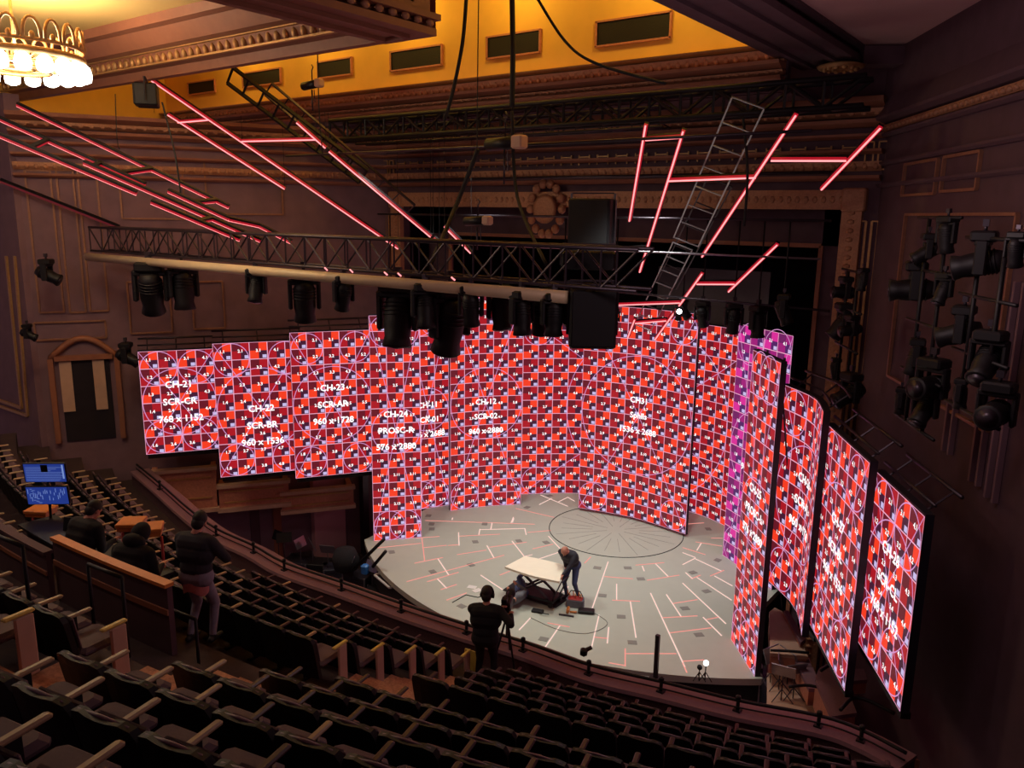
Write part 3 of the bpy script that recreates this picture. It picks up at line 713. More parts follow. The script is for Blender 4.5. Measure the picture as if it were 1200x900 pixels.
# long lower truss across the house with the tan pipe on its underside
YT = -6.0
A, B = pY(105, 300, YT), pY(665, 350, YT)
zp = (A.z+B.z)/2
TX0, TX1 = A.x, B.x
truss('lighting_truss', (TX0, YT+.3, zp+.48), (TX1+1.2, YT+.3, zp+.48), .62, .5, .032, 'long black lighting truss hung across the house above the left screens', 'steel', .62)
tag(MB().tube([(TX0-.1, YT-.02, zp), (TX1, YT-.02, zp)], .105, 12).build('tan_pipe', M['beige_pipe']), 'long tan pipe slung beneath the lower lighting truss', 'pipe')
# upper truss
A, B = pY(400, 135, 0.-1), pY(1018, 90, -1)
truss('roof_truss', (-6.3, -1, 12.15), (7.7, -1, 12.15), .5, .5, .055, 'black roof truss high across the proscenium cornice, ending upper right', 'black', .7)
truss('roof_truss', (-6.2, -.2, 12.05), (3.4, -.2, 12.05), .42, .4, .03, 'dark thin truss running behind the roof truss in front of the cornice', 'steel', .7)
# raked planes that carry the neon tubes
def plane3(*q):
    P = [pY(x, y, Y) for x, y, Y in q]; return P[0], (P[1]-P[0]).cross(P[2]-P[0]).normalized()
PLR = (Vector((0, 1, 9.3)), Vector((0, .85, 1)).normalized())
PLM = plane3((180, 95, -4.8), (467, 290, -.5), (350, 144, -3.2))
PLF = plane3((0, 140, -8.6), (305, 282, -5.2), (268, 243, -4.9))
tubes = {
 'R': (PLR, [((933, 134), (823, 300)), ((823, 320), (768, 397)), ((1032, 149), (963, 221)), ((904, 187), (992, 187)), ((757, 146), (738, 258)), ((801, 153), (750, 318)), ((757, 163), (799, 160)), ((784, 211), (886, 207)),
   ((911, 286), (854, 341)), ((817, 332), (861, 332)), ((719, 279), (717, 309)), ((720, 293), (757, 291)), ((716, 335), (714, 348)), ((715, 357), (797, 354)), ((744, 374), (736, 395)), ((745, 378), (781, 375))]),
 'M': (PLM, [((178, 94), (467, 291)), ((197, 134), (334, 221)), ((209, 143), (244, 140)), ((284, 165), (371, 163)), ((348, 143), (382, 173)), ((386, 177), (505, 277)), ((508, 279), (515, 285)), ((521, 265), (552, 296))]),
 'F': (PLF, [((20, 123), (268, 243)), ((-20, 131), (170, 217)), ((-20, 151), (160, 227)), ((37, 174), (56, 165)), ((98, 191), (307, 283)), ((109, 196), (119, 192)), ((142, 204), (177, 199)), ((177, 237), (281, 281)), ((197, 224), (268, 257)), ((268, 257), (304, 265)), ((304, 265), (341, 284)),
   ((228, 238), (252, 236)), ((233, 260), (249, 257)), ((-20, 206), (140, 268))]),
}
side_txt = {'R': 'right cluster', 'M': 'middle cluster', 'F': 'far left cluster'}
for key, (pl, L) in tubes.items():
    for k, (a_, c_) in enumerate(L):
        A, B = pp(*a_, *pl), pp(*c_, *pl); d = (B-A).normalized(); n = pl[1]
        if n.z > 0: n = -n
        dia = 'short' if (Vector(a_)-Vector(c_)).length < 60 else 'long'
        ang = 'level' if abs(a_[1]-c_[1]) < .12*abs(a_[0]-c_[0]) else 'slanting'
        root = empty('neon_tube', (A+B)/2, 0, '%s %s red neon tube, x' % (dia, ang), 'light tube', 'red neon tubes above the stage')
        root['_k'] = (min(a_[0], c_[0]))
        if key == 'F' and k == 13: A, B = pw(-1, 0, 212, .4), pw(-1, 140, 267, .4); d = (B-A).normalized()
        MB().bar(A, B, .075, .05, 0, n).build('diffuser', M['tube_red'] if not (key == 'F' and k == 13) else M['tube_dim'], root)  # glowing bar added in place of the halo round the tube
        if key == 'M':
            for q in (A, B): MB().tube([q, (q.x, q.y, 12.4)], .006, 4).build('hanging_wire', M['black'], root)
        MB().tube([A+n*.034, B+n*.034], .017, 6).build('tube', M['tube_core'] if not (key == 'F' and k == 13) else M['tube_dim'], root)
        MB().bar(A-n*.05, B-n*.05, .09, .05, 0, n).build('housing', M['black'], root)
    rs = [o for o in bpy.data.objects if o.name.startswith('neon_tube') and '_k' in o.keys()]
    rs.sort(key=lambda o: o['_k'])
    for i, o in enumerate(rs):
        l = o['label'].split(',')[0]; o['label'] = '%s, %s from the left in the %s' % (l, ORD[i], side_txt[key]); del o['_k']
# ladder frames carrying tubes on the right
def ladder(pl, a_, c_, w_, label, m_='alu', n=7, off=.25, th_=.03):
    A, B = pp(*a_, *pl), pp(*c_, *pl); nn = pl[1]; nn = -nn if nn.z < 0 else nn
    A, B = A+nn*off, B+nn*off; d = (B-A).normalized(); sd = d.cross(nn).normalized()
    root = empty('ladder_frame', (A+B)/2, 0, label, 'ladder frame')
    for s_ in (-1, 1): MB().bar(A+sd*s_*w_/2, B+sd*s_*w_/2, th_, th_*1.5, 0, nn).build('side_rail', M[m_], root)
    g = MB()
    for i in range(n+1):
        q = A+(B-A)*i/n; g.bar(q-sd*w_/2, q+sd*w_/2, th_*.8, th_*.8, 0, nn)
    g.build('rungs', M[m_], root); return root
ladder(PLR, (872, 132), (800, 293), .62, 'silver ladder frame slanting up to the roof truss, upper one')
ladder(PLR, (796, 298), (750, 392), .5, 'silver ladder frame slanting down over the centre screen, lower one')
ladder(PLR, (836, 232), (775, 350), .55, 'dull silver ladder frame between the long right neon tubes', 'steel', 5, .45)
ladder(PLM, (262, 96), (420, 215), .6, 'black ladder frame rising to the attic wall, on the left', 'black', 9, .3, .06)
ladder(PLM, (300, 120), (470, 262), .5, 'dark ladder frame behind the middle left neon tubes', 'steel', 9, .6, .04)
# dark cross pipes of the rig
for k, (p0, p1, r_, lb) in enumerate([((-6.5, 1.2, 10.9), (6.8, 1.2, 10.9), .035, 'dark rigging pipe across the opening, topmost'), ((-6.5, .7, 9.9), (6.8, .7, 9.9), .03, 'dark rigging pipe across the opening, second one down'),
                                    ((-5.5, .9, 9.1), (6.6, .9, 9.1), .025, 'thin pale rigging pipe in front of the dark opening'), ((-6.8, -2.4, 11.4), (7.2, -2.4, 11.4), .03, 'dark rigging pipe under the roof truss')]):
    tag(MB().tube([p0, p1], r_, 7).build('rigging_pipe', M['alu' if k == 2 else 'steel']), lb, 'pipe', 'rigging pipes')
# hanging cables
def cable(pts, r_, label, m_='rubber'):
    tag(MB().tube(smooth([Vector(p) for p in pts], 6), r_, 6).build('cable', M[m_]), label, 'cable')
cable([pY(600, -10, -3), pY(601, 60, -3), pY(600, 125, -3)], .055, 'thick black cable bundle hanging straight from the ceiling coffer')
cable([pY(547, -10, -3), pY(542, 50, -3), pY(530, 110, -3), pY(521, 140, -3)], .04, 'black cable hanging in a curve left of the thick bundle')
cable([pY(625, -10, -3), pY(662, 48, -3), pY(700, 75, -3), pY(780, 98, -3)], .03, 'black cable swooping right across the attic wall to the truss')
cable([pY(561, -10, -3), pY(560, 60, -3), pY(559, 175, -3)], .012, 'thin black wire hanging left of the thick bundle')
cable([pY(372, 60, -3), pY(374, 130, -3), pY(378, 180, -3)], .014, 'thin black wire hanging beside the left chain hoist')
cable([pY(135, 110, -6), pY(137, 160, -6), pY(140, 175, -6)], .012, 'thin wire against the far left attic wall')
cable([pY(870, 130, -1), pY(876, 200, -1), pY(872, 265, -1)], .03, 'black cable dropping from the roof truss on the right')
cable([pY(560, 175, -3), pY(535, 240, -3), pY(505, 310, -5)], .05, 'thick black cable swagging down to the lower truss')
cable([pY(600, 130, -3), pY(606, 230, -3), pY(640, 310, -5)], .035, 'black cable running down from the chain hoist to the lower truss')
cable([pY(190, 120, -6), pY(205, 180, -6), pY(212, 230, -6)], .02, 'black cable trailing from the speaker at the upper left')
# chain hoists
def hoist(P, label, s_=1.):
    root = empty('chain_hoist', P, 0, label, 'chain hoist', 'chain hoists in the rig'); P = Vector(P)
    MB().tube([P+Vector((-.34*s_, 0, .0)), P+Vector((.22*s_, 0, .03))], .1*s_, 12).build('motor_body', M['black'], root)
    MB().box(P+Vector((.28*s_, -.02, .03)), (.2*s_, .2*s_, .2*s_), None, 0, .03).build('end_cover', M['tan'], root)
    g = MB().tube([P+Vector((0, 0, .1)), P+Vector((0, 0, .35*s_)), P+Vector((.05*s_, 0, .42*s_)), P+Vector((0, 0, .48*s_))], .015, 6); g.build('top_hook', M['steel'], root)
    g = MB().tube([P+Vector((-.02, 0, -.1)), P+Vector((-.02, 0, -.6*s_))], .02, 6); g.tube([P+Vector((.06, 0, -.1)), P+Vector((.08, 0, -.4*s_)), P+Vector((0, 0, -.42*s_)), P+Vector((-.02, 0, -.2*s_))], .012, 5); g.build('chain', M['steel'], root)
hoist(pY(592, 169, -3), 'chain hoist with a pale end cover below the thick cable bundle', 1.35)
hoist(pY(366, 100, -3), 'black chain hoist hanging at the attic wall left of centre', 1.0)
hoist(pY(560, 260, -4.5), 'black chain hoist just above the lower truss', .9)
# speakers and boxes in the rig
def speaker(P, d3, label, rz=0.):
    P = Vector(P); root = empty('loudspeaker', P-Vector((0, 0, d3[2]/2)), rz, label, 'loudspeaker', 'loudspeakers hung in the rig'); rt = Matrix.Rotation(rz, 3, 'Z')
    MB().box(P, d3, rt, 0, .03).build('cabinet', M['black'], root)
    g = MB().box(P+rt@Vector((0, -d3[1]/2-.01, 0)), (d3[0]*.88, .02, d3[2]*.9), rt); g.build('front_grille', M['rubber'], root)
    g = MB(); 
    for s_ in (-1, 1): g.bar(P+rt@Vector((s_*(d3[0]/2+.02), 0, -d3[2]*.3)), P+rt@Vector((s_*(d3[0]/2+.02), 0, d3[2]/2+.12)), .05, .02)
    g.bar(P+rt@Vector((-d3[0]/2, 0, d3[2]/2+.12)), P+rt@Vector((d3[0]/2, 0, d3[2]/2+.12)), .05, .03); g.build('bracket', M['steel'], root)
speaker(pY(172, 112, -6), (.75, .5, .5), 'black loudspeaker at the upper left against the yellow attic wall', -.6)
speaker(pY(694, 265, -1), (.95, .7, 1.2), 'large black loudspeaker cabinet in the dark opening right of centre', .3)
speaker(pY(694, 372, -5.6), (.75, .6, .95), 'square black box light at the right end of the lower truss', .6)
speaker(pY(690, 305, -5.0), (.9, .5, .3), 'flat black rack box above the right end of the lower truss', .5)
# carved cartouche at the centre of the proscenium head
b = MB(); c = pY(641, 245, 1.8)
b.lathe([(.02, 0), (.3, .02), (.4, .12), (.3, .16), (.02, .12)], c+Vector((0, 0, 0)), 14, 0, Matrix.Rotation(PI/2, 3, 'X'))
for i in range(14):
    a = 2*PI*i/14; b.ell(c+Vector((.52*math.cos(a), -.05, .68*math.sin(a))), (.13, .08, .13), 7, 5)
tag(b.build('carved_cartouche', M['ornament']), 'oval carved plaster cartouche above the middle of the proscenium', 'ornament')

# moving lights
LASTF = [None]
def fixture(P, rz, tilt, label, group, s_=1., lit=False, nm='moving_light'):
    P = Vector(P); root = empty(nm, P, rz, label, 'stage light', group); LASTF[0] = root; Z = Matrix.Rotation(rz, 3, 'Z')
    T = lambda v: P+Z@(Vector(v)*s_)
    g = MB(); g.tube([T((-.0, 0, .0)), T((0, 0, -.08))], .03*s_, 6); g.box(T((0, 0, .03)), (.1*s_, .08*s_, .1*s_), Z); g.build('clamp', M['steel'], root)
    MB().box(T((0, 0, -.16)), (.42*s_, .34*s_, .16*s_), Z, 0, .03*s_).build('base', M['black'], root)
    g = MB()
    for q in (-1, 1): g.box(T((q*.23, 0, -.46)), (.07*s_, .16*s_, .5*s_), Z, 0, .02*s_)
    g.box(T((0, 0, -.26)), (.5*s_, .2*s_, .08*s_), Z, 0, .02*s_); g.build('yoke', M['black'], root)
    Mx = Z@Matrix.Rotation(tilt, 3, 'X'); c = T((0, 0, -.55))
    g = MB().lathe([(.02*s_, .32*s_), (.13*s_, .31*s_), (.17*s_, .2*s_), (.18*s_, -.1*s_), (.16*s_, -.24*s_), (.19*s_, -.36*s_), (.17*s_, -.38*s_), (.02*s_, -.36*s_)], c, 14, 0, Mx)
    for k in range(4): g.lathe([(.185*s_, 0), (.19*s_, .01*s_), (.185*s_, .02*s_)], c+Mx@Vector((0, 0, (.02+.05*k)*s_)), 14, 0, Mx)
    h = g.build('head', M['black'], root)
    MB().lathe([(.01, 0), (.14*s_, -.01), (.01, -.03*s_)], c+Mx@Vector((0, 0, -.37*s_)), 14, 0, Mx).build('lens', M['lampwhite'] if lit else M['steel'], h)
    return root
xs = [(176, 1.5), (214, 1.35), (300, .85), (356, 1.25), (402, .8), (466, 1.5), (498, .95), (527, 1.5), (552, .8), (587, .9), (612, .85), (634, .9), (650, .8)]
for k, (x, s_) in enumerate(xs):
    P = pY(x, 326, YT+.05+.5*(k % 2)); P.z = zp+.12
    o = fixture(P, .9+.5*math.sin(k*2.1), .35*math.cos(k*1.7), 'black moving light, %s from the left under the long lower truss' % ORD[k], 'moving lights under the lower truss', s_*1.05)
# a second line of fixtures over the right screens
for k, (x, y, Y, s_) in enumerate([(823, 366, 2.6, .8), (860, 368, 2.4, .9), (888, 372, 1.8, .9), (918, 360, .8, .8), (800, 362, 3.2, .7), (660, 376, 3.2, .6), (720, 374, 3.2, .6)]):
    P = pY(x, y, Y); fixture(P+Vector((0, 0, .35)), .6*k, .5-.3*k, 'black moving light hung above the LED wall, %s of that row' % ORD[k], 'moving lights above the LED wall', s_); MB().tube([P+Vector((0, 0, .38)), (P.x, P.y, 9.9)], .02, 6).build('drop_pipe', M['black'], bpy.data.objects[-1] if False else LASTF[0])
g_ = MB().tube([(-3, 3.0, 7.9), (6.6, 2.0, 7.9)], .03, 7); tag(g_.build('rigging_pipe', M['steel']), 'dark pipe carrying the lights just above the LED wall', 'pipe', 'rigging pipes')
o = fixture(pY(796, 355, 3.0), .4, .2, 'small lamp shining white above the right of the centre screen', 'moving lights above the LED wall', .5, True, 'stage_lamp')
tag(MB().ell(pY(796, 365, 2.6), (.07, .07, .07)).build('lamp_bulb', M['lampwhite']), 'bright white bulb glowing above the centre screen', 'lamp')

# lighting towers at the right box wall
def boom(x, ytop, ybot, off, label, n=4):
    A, B = pw(1, x, ytop, off), pw(1, x, ybot, off); B = Vector((A.x, A.y, B.z))
    root = empty('lighting_tower', B, 0, label, 'lighting tower', 'lighting towers at the right wall'); d = Vector((.5, -.866, 0))
    for s_ in (-1, 1): MB().tube([A+d*s_*.32, B+d*s_*.32], .03, 7).build('upright', M['black'], root)
    for i in range(n+1):
        q = A+(B-A)*i/n; MB().tube([q-d*.75, q+d*.75], .025, 6).build('cross_pipe', M['black'], root)
    return A, B, d
kf = 0
for (x, yt, yb, off, lb, n) in ((1000, 318, 460, 1.0, 'black lighting tower nearest the proscenium on the right', 3), (1100, 255, 520, 1.2, 'tall black lighting tower in front of the right wall panel', 4), (1165, 280, 500, 1.2, 'black lighting tower furthest right', 3)):
    A, B, d = boom(x, yt, yb, off, lb, n)
    for i in range(n):
        for s_ in (-1, 1):
            q = A+(B-A)*(i+.1+.35*math.sin(kf*5.3))/n+d*(s_*.42+.2*math.sin(kf*7.7))
            fixture(q, 2.2+1.1*math.sin(kf*3.1), .7+.9*math.cos(kf*2.3), 'black stage light on a tower at the right wall, %s counting down and rightwards' % ORD[kf], 'stage lights on the right wall towers', .68+.22*math.sin(kf*4.1)); kf += 1
# far left fixtures
for k, (x, y, s_) in enumerate([(55, 318, .9), (33, 395, .6), (148, 415, .9)]):
    P = pw(-1, x, y, 1.2); fixture(P+Vector((0, 0, .4)), -.8, 1.1, 'dark wall light on the left wall, %s from the left' % ORD[k], 'wall lights at the left', s_)

# small glowing red dots set along the lower truss
for k, (x, y) in enumerate(((380, 303), (410, 314), (450, 303), (466, 306), (529, 313))):
    P = pY(x, y, YT+.01); P.z = zp+.18 if P.z < zp+.5 else zp+.78; tag(MB().tube([P, P+Vector((.08, 0, -.05))], .014, 7).build('indicator_lamp', M['tube_core']), 'small red lamp on the lower truss, %s from the left' % ORD[k], 'lamp', 'red lamps on the lower truss')
# chandelier
c = pz(20, 80, 12.55); RC = .060*(c-CAM).length
root = empty('chandelier', c, 0, 'round crown chandelier of glowing glass shades, upper left corner', 'chandelier')
g = MB(); g.tube([c+Vector((RC*math.cos(a*PI/24), RC*math.sin(a*PI/24), .2)) for a in range(49)], .07, 8, cap=False); g.tube([c+Vector((RC*1.02*math.cos(a*PI/24), RC*1.02*math.sin(a*PI/24), .38)) for a in range(49)], .035, 8, cap=False)
for r_, z in ((.5, -.05), (.25, .0), (.75, .05)): g.tube([c+Vector((RC*r_*math.cos(a*PI/16), RC*r_*math.sin(a*PI/16), z)) for a in range(33)], .035, 6, cap=False)
for i in range(8):
    a = i*PI/4; g.tube([c+Vector((0, 0, .1)), c+Vector((RC*math.cos(a), RC*math.sin(a), .18))], .03, 6)
g.build('ring_frame', M['gilt'], root)
g = MB()
for i in range(20):
    a = 2*PI*(i+.5)/20; ct = c+Vector((RC*1.02*math.cos(a), RC*1.02*math.sin(a), .38)); tg = Vector((-math.sin(a), math.cos(a), 0))
    g.tube([ct+tg*(.15*math.cos(PI*j/8))+Vector((0, 0, .38*math.sin(PI*j/8)**.8)) for j in range(9)], .03, 6)
    g.ell(ct+Vector((0, 0, .06)), (.05, .05, .08), 6, 5)
g.build('crown_crest', M['gilt'], root)
MB().tube([c+Vector((0, 0, .1)), c+Vector((0, 0, 14.0-c.z))], .03, 6).build('stem', M['gilt'], root)
for i in range(20):
    a = 2*PI*i/20; q = c+Vector((RC*math.cos(a), RC*math.sin(a), 0))
    MB().lathe([(.05, .14), (.12, .08), (.15, -.04), (.13, -.14), (.05, -.18)], q, 12).build('glass_shade', M['bulb'], root)
lamp('chandelier_glow', 'POINT', c+Vector((0, 0, .25)), 650, (1, .78, .46), size=.6)

# ================================================================== BOX SEATS
# left boxes under the hanging screens
BN = Vector((.82, -.57, 0)); BP = Vector((-10.0, -5.27, 0))-BN*.75
def boxfront(px, label, m_='boxwood', depth=2.2, cap=True):
    (x0, y0), (x1, y1), yb = px
    A, B = pp(x0, y0, BP, BN), pp(x1, y1, BP, BN); z1 = (A.z+B.z)/2; C_ = pp(x1, yb, BP, BN); z0 = C_.z
    root = empty('theatre_box', (A+B)/2+Vector((0, 0, z0-z1)), 0, label, 'theatre box', 'theatre boxes on the left wall')
    d = Vector((B.x-A.x, B.y-A.y, 0)); L = d.length; d.normalize(); n = Vector((d.y, -d.x, 0))
    Q = [Vector((A.x, A.y, 0)), Vector((B.x, B.y, 0))]
    g = MB(); g.prism([(q.x, q.y) for q in (Q[0], Q[1], Q[1]-n*.15, Q[0]-n*.15)], z0, z1); g.prism([(q.x, q.y) for q in (Q[0]-n*.15, Q[1]-n*.15, Q[1]-n*depth, Q[0]-n*depth)], z0, z0+.15)
    for q in Q: 
        s_ = -d*.15 if q is Q[1] else d*.15
        g.prism([(v.x, v.y) for v in (q-n*.15, q+s_-n*.15, q+s_-n*depth, q-n*depth)], z0, z1)
    g.build('front_panel', M[m_], root)
    g = MB(); g.bar(Vector((A.x, A.y, z1+.04))-d*.05, Vector((B.x, B.y, z1+.04))+d*.05, .26, .1); g.build('cap_rail', M['tan'], root); g = MB().bar(Vector((A.x, A.y, z0))-d*.05+n*.03, Vector((B.x, B.y, z0))+d*.05+n*.03, .2, .12)
    g.build('base_moulding', M['tan'], root)
    g = MB(); 
    for zz in (z0+(z1-z0)*.3, z0+(z1-z0)*.8): g.bar(Vector((A.x, A.y, zz))+d*.15+n*.02, Vector((B.x, B.y, zz))-d*.15+n*.02, .04, .05)
    g.build('moulding', M['gilt'], root)
    return A, B, z0, z1
boxfront(((176, 556), (252, 548), 596), 'large carved box front under the smallest left screen')
boxfront(((256, 572), (338, 564), 590), 'brown carved box front under the second left screen')
boxfront(((330, 583), (414, 568), 592), 'orange brown carved box front under the third left screen, beside the stage')
# pillars and doorways below the boxes
for k, (x, w_, m_) in enumerate([(300, .35, 'plaster_dark'), (325, .25, 'brown_paint'), (386, 1.1, 'ceiling_plaster'), (428, .2, 'steel')]):
    P = pp(x, 640, BP-BN*1.0, BN); zt_ = 1.5
    g = MB().box((P.x, P.y, (zt_-1.6)/2), (w_, .3, zt_+1.6), math.atan2(.57, .82)+PI/2-.9)
    struct('trim_%d' % kk, g, M[m_]); kk += 1
# right boxes seen from above
def boxtop(pts, z, h, label, m_='tan'):
    P = [pz(x, y, z) for x, y in pts]; root = empty('theatre_box', Vector((sum(p.x for p in P)/len(P), sum(p.y for p in P)/len(P), z-h)), 0, label, 'theatre box', 'theatre boxes at the right of the stage')
    g = MB().prism([(p.x, p.y) for p in P], z-h, z-.08); g.build('box_body', M['boxwood'], root)
    cx, cy = sum(p.x for p in P)/len(P), sum(p.y for p in P)/len(P)
    g = MB().prism([(cx+(p.x-cx)*1.04, cy+(p.y-cy)*1.04) for p in P], z-.08, z); g.build('padded_ledge', M[m_], root)
    return root
boxtop([(902, 718), (908, 713), (917, 717), (938, 752), (946, 768), (903, 764)], .9, .5, 'tan box ledge beside the right proscenium screen, narrow at its far end')
boxtop([(919, 716), (924, 716), (944, 748), (938, 752)], 1.05, .12, 'thin pale rail board lying along the tan box ledge', 'ledge')
boxtop([(900, 768), (948, 772), (966, 838), (900, 838)], .1, 1.6, 'low brown platform at the foot of the right box seats')
boxtop([(928, 766), (944, 766), (964, 806), (948, 806)], .75, .4, 'mauve slab between the tan ledge and the rounded one', 'ledge')
boxtop([(956, 796), (960, 784), (968, 779), (980, 781), (990, 800), (1003, 834), (974, 838)], 1.1, .6, 'rounded mauve box ledge behind the balcony rail on the right', 'ledge')
boxtop([(986, 784), (1012, 784), (1016, 796), (994, 798)], 1.3, .3, 'thin mauve box ledge under the second hanging screen from the right', 'ledge')
for k, (pts, z, lb) in enumerate((([(903, 762), (925, 763), (948, 765)], 1.05, 'dark handrail across the near end of the tan box ledge'), ([(925, 805), (945, 803), (962, 806)], 1.0, 'dark handrail on the brown platform of the right boxes'), ([(962, 786), (975, 779), (990, 781)], 1.35, 'short dark rail on the far end of the rounded ledge'), ([(985, 832), (1000, 818), (1020, 822), (1048, 836)], 2.0, 'curving dark cable over the right end of the balcony ledge'))):
    tag(MB().tube(smooth([pz(x, y, z) for x, y in pts], 5), .03, 7).build('handrail' if k < 3 else 'cable', M['black']), lb, 'rail' if k < 3 else 'cable')

# ================================================================== BALCONY RAIL
root = empty('balcony_rail', RL[len(RL)//2], 0, 'dark metal rail on posts along the balcony ledge', 'rail')
MB().tube(offs(RL, 0, ZR+.02), .028, 8).build('top_rail', M['black'], root)
MB().tube(offs(RL, .02, ZR-.09), .014, 6).build('lower_rail', M['black'], root)
for i in range(1, len(rail)-1):
    p = rail[i]
    if i in (2,): continue
    g = MB().tube([(p.x, p.y, ZR-.17), (p.x, p.y, ZR+.05)], .03, 8); g.box((p.x, p.y, ZR-.15), (.12, .12, .03)); g.lathe([(.01, .0), (.045, .02), (.04, .06), (.01, .08)], (p.x, p.y, ZR+.03), 10)
    g.build('post', M['black'], root)

# ================================================================== SEATS
def make_seat(arm):
    r_ = empty('theatre_chair', (0, 0, 0)); Z0 = r_
    g = MB().box((0, .02, .43), (.44, .44, .09), None, 0, .035); g.build('seat_cushion', M['seat'], r_)
    g = MB(); Mx = Matrix.Rotation(R(-11), 3, 'X')
    prof = []
    n = 8
    F_ = []; B_ = []
    vs = []
    for j, (zz, yy, hw) in enumerate([(.28, -.20, .235), (.45, -.235, .245), (.66, -.275, .252), (.84, -.31, .250), (.905, -.33, .225), (.925, -.34, .15)]):
        for (xx, dy) in ((-hw, .0), (-hw*.5, -.015), (0, -.02), (hw*.5, -.015), (hw, .0)): vs.append((xx, yy+dy+.0, zz))
        for (xx, dy) in ((hw, -.055), (hw*.5, -.07), (0, -.075), (-hw*.5, -.07), (-hw, -.055)): vs.append((xx, yy+dy, zz))
    fs = []
    for j in range(5):
        for i in range(10): fs.append((j*10+i, j*10+(i+1) % 10, (j+1)*10+(i+1) % 10, (j+1)*10+i))
    fs += [tuple(range(9, -1, -1)), tuple(50+i for i in range(10))]
    g.add(vs, fs, 0, False); g.build('backrest', M['seatback'], r_)
    MB().tube([(-.235, -.35, .835), (-.19, -.362, .905), (0, -.375, .928), (.19, -.362, .905), (.235, -.35, .835)], .014, 6).build('top_rim', M['rim'], r_)  # pale tube stands in for the sheen on the reflective top edge
    MB().box((0, -.215, .66), (.40, .03, .34), Matrix.Rotation(R(10), 3, 'X'), 0, .012).build('back_pad', M['seat'], r_)
    a_ = MB().box((-.255, .06, .615), (.055, .30, .035), None, 0, .012).build('armrest', M[arm], r_)
    g = MB().box((-.255, .0, .32), (.035, .09, .56)); g.box((-.255, .0, .02), (.06, .26, .03)); g.build('standard', M['black'], r_)
    return register(r_)
def make_end():
    r_ = empty('aisle_standard', (0, 0, 0))
    MB().box((0, .12, .33), (.04, .17, .58), None, 0, .015).build('end_panel', M['tan'], r_)
    MB().box((0, .08, .645), (.06, .27, .035), None, 0, .012).build('armrest', M['yellow'], r_)
    return register(r_)
seat_t = make_seat('arm_tan'); seat_dim = make_seat('arm_red'); end_p = make_end()
GRP = {}
def put_row(i, a_start, a_end, dirn, wing, armtan):
    Rr, z = ROWS[i]; step = math.degrees(.51/Rr); a = a_start; k = 0
    while (a < a_end) if dirn > 0 else (a > a_end):
        P = cyl(Rr, a, z); yaw = R(a)
        px, py = proj(P+Vector((0, 0, .7)))
        vis = (P-splay(1, 0, 0)).dot(wallplane(1)[1]) > .5 and min((Vector((q.x, q.y))-Vector((P.x, P.y))).length for q in RL) > .72 and -70 < px < 1270 and -40 < py < 960 and (P-CAM).dot(FW) > .5
        if vis:
            src = seat_t if px < 300 or (px < 430 and (k+i) % 3 == 0) else seat_dim  # chairs further right get the armrest with dimness painted in
            o = copy_tree(src, P, yaw)
            fr = 'aisle' if a_start in (AIS0-.9, AIS1+.9) else 'aisle'
            o['label'] = '%s black chair %s the aisle, %s' % (ORD[min(k, 29)], 'right of' if dirn > 0 else 'left of', ROWN[i])
            o['category'] = 'theatre chair'; o['group'] = 'theatre chairs in the balcony rows'
        a += dirn*step; k += 1
for i in range(len(ROWS)):
    Rr, z = ROWS[i]; st = math.degrees(.51/Rr)
    a_ph = PHASE[i]
    while a_ph-st > 8.9: a_ph -= st
    while a_ph < 8.9: a_ph += st
    put_row(i, a_ph+st*.5, 34, 1, 'right', True)
    if i >= 6: put_row(i, AIS0-st*.62, -17, -1, 'left', False)
    elif i <= 3: put_row(i, AIS0-st*.62, -12, -1, 'left', False)
    elif i in (4, 5): put_row(i, -2.2, -16, -1, 'left', False)
    for s_, a in ((-1, AIS0-st*.02),):
        if s_ < 0 and i in (4, 5): continue
        P = cyl(Rr, a, z); px, py = proj(P)
        if -40 < px < 1240 and -20 < py < 960:
            o = copy_tree(end_p, P, R(a)); o['category'] = 'seat end'; o['group'] = 'seat row ends at the carpeted aisle'
            o['label'] = 'tan end panel %s of the aisle, %s' % ('right' if s_ > 0 else 'left', ROWN[i])
for s_ in (seat_t, seat_dim, end_p):
    for o in [o for o in bpy.data.objects if o.parent == s_]: bpy.data.objects.remove(o)
    bpy.data.objects.remove(s_)
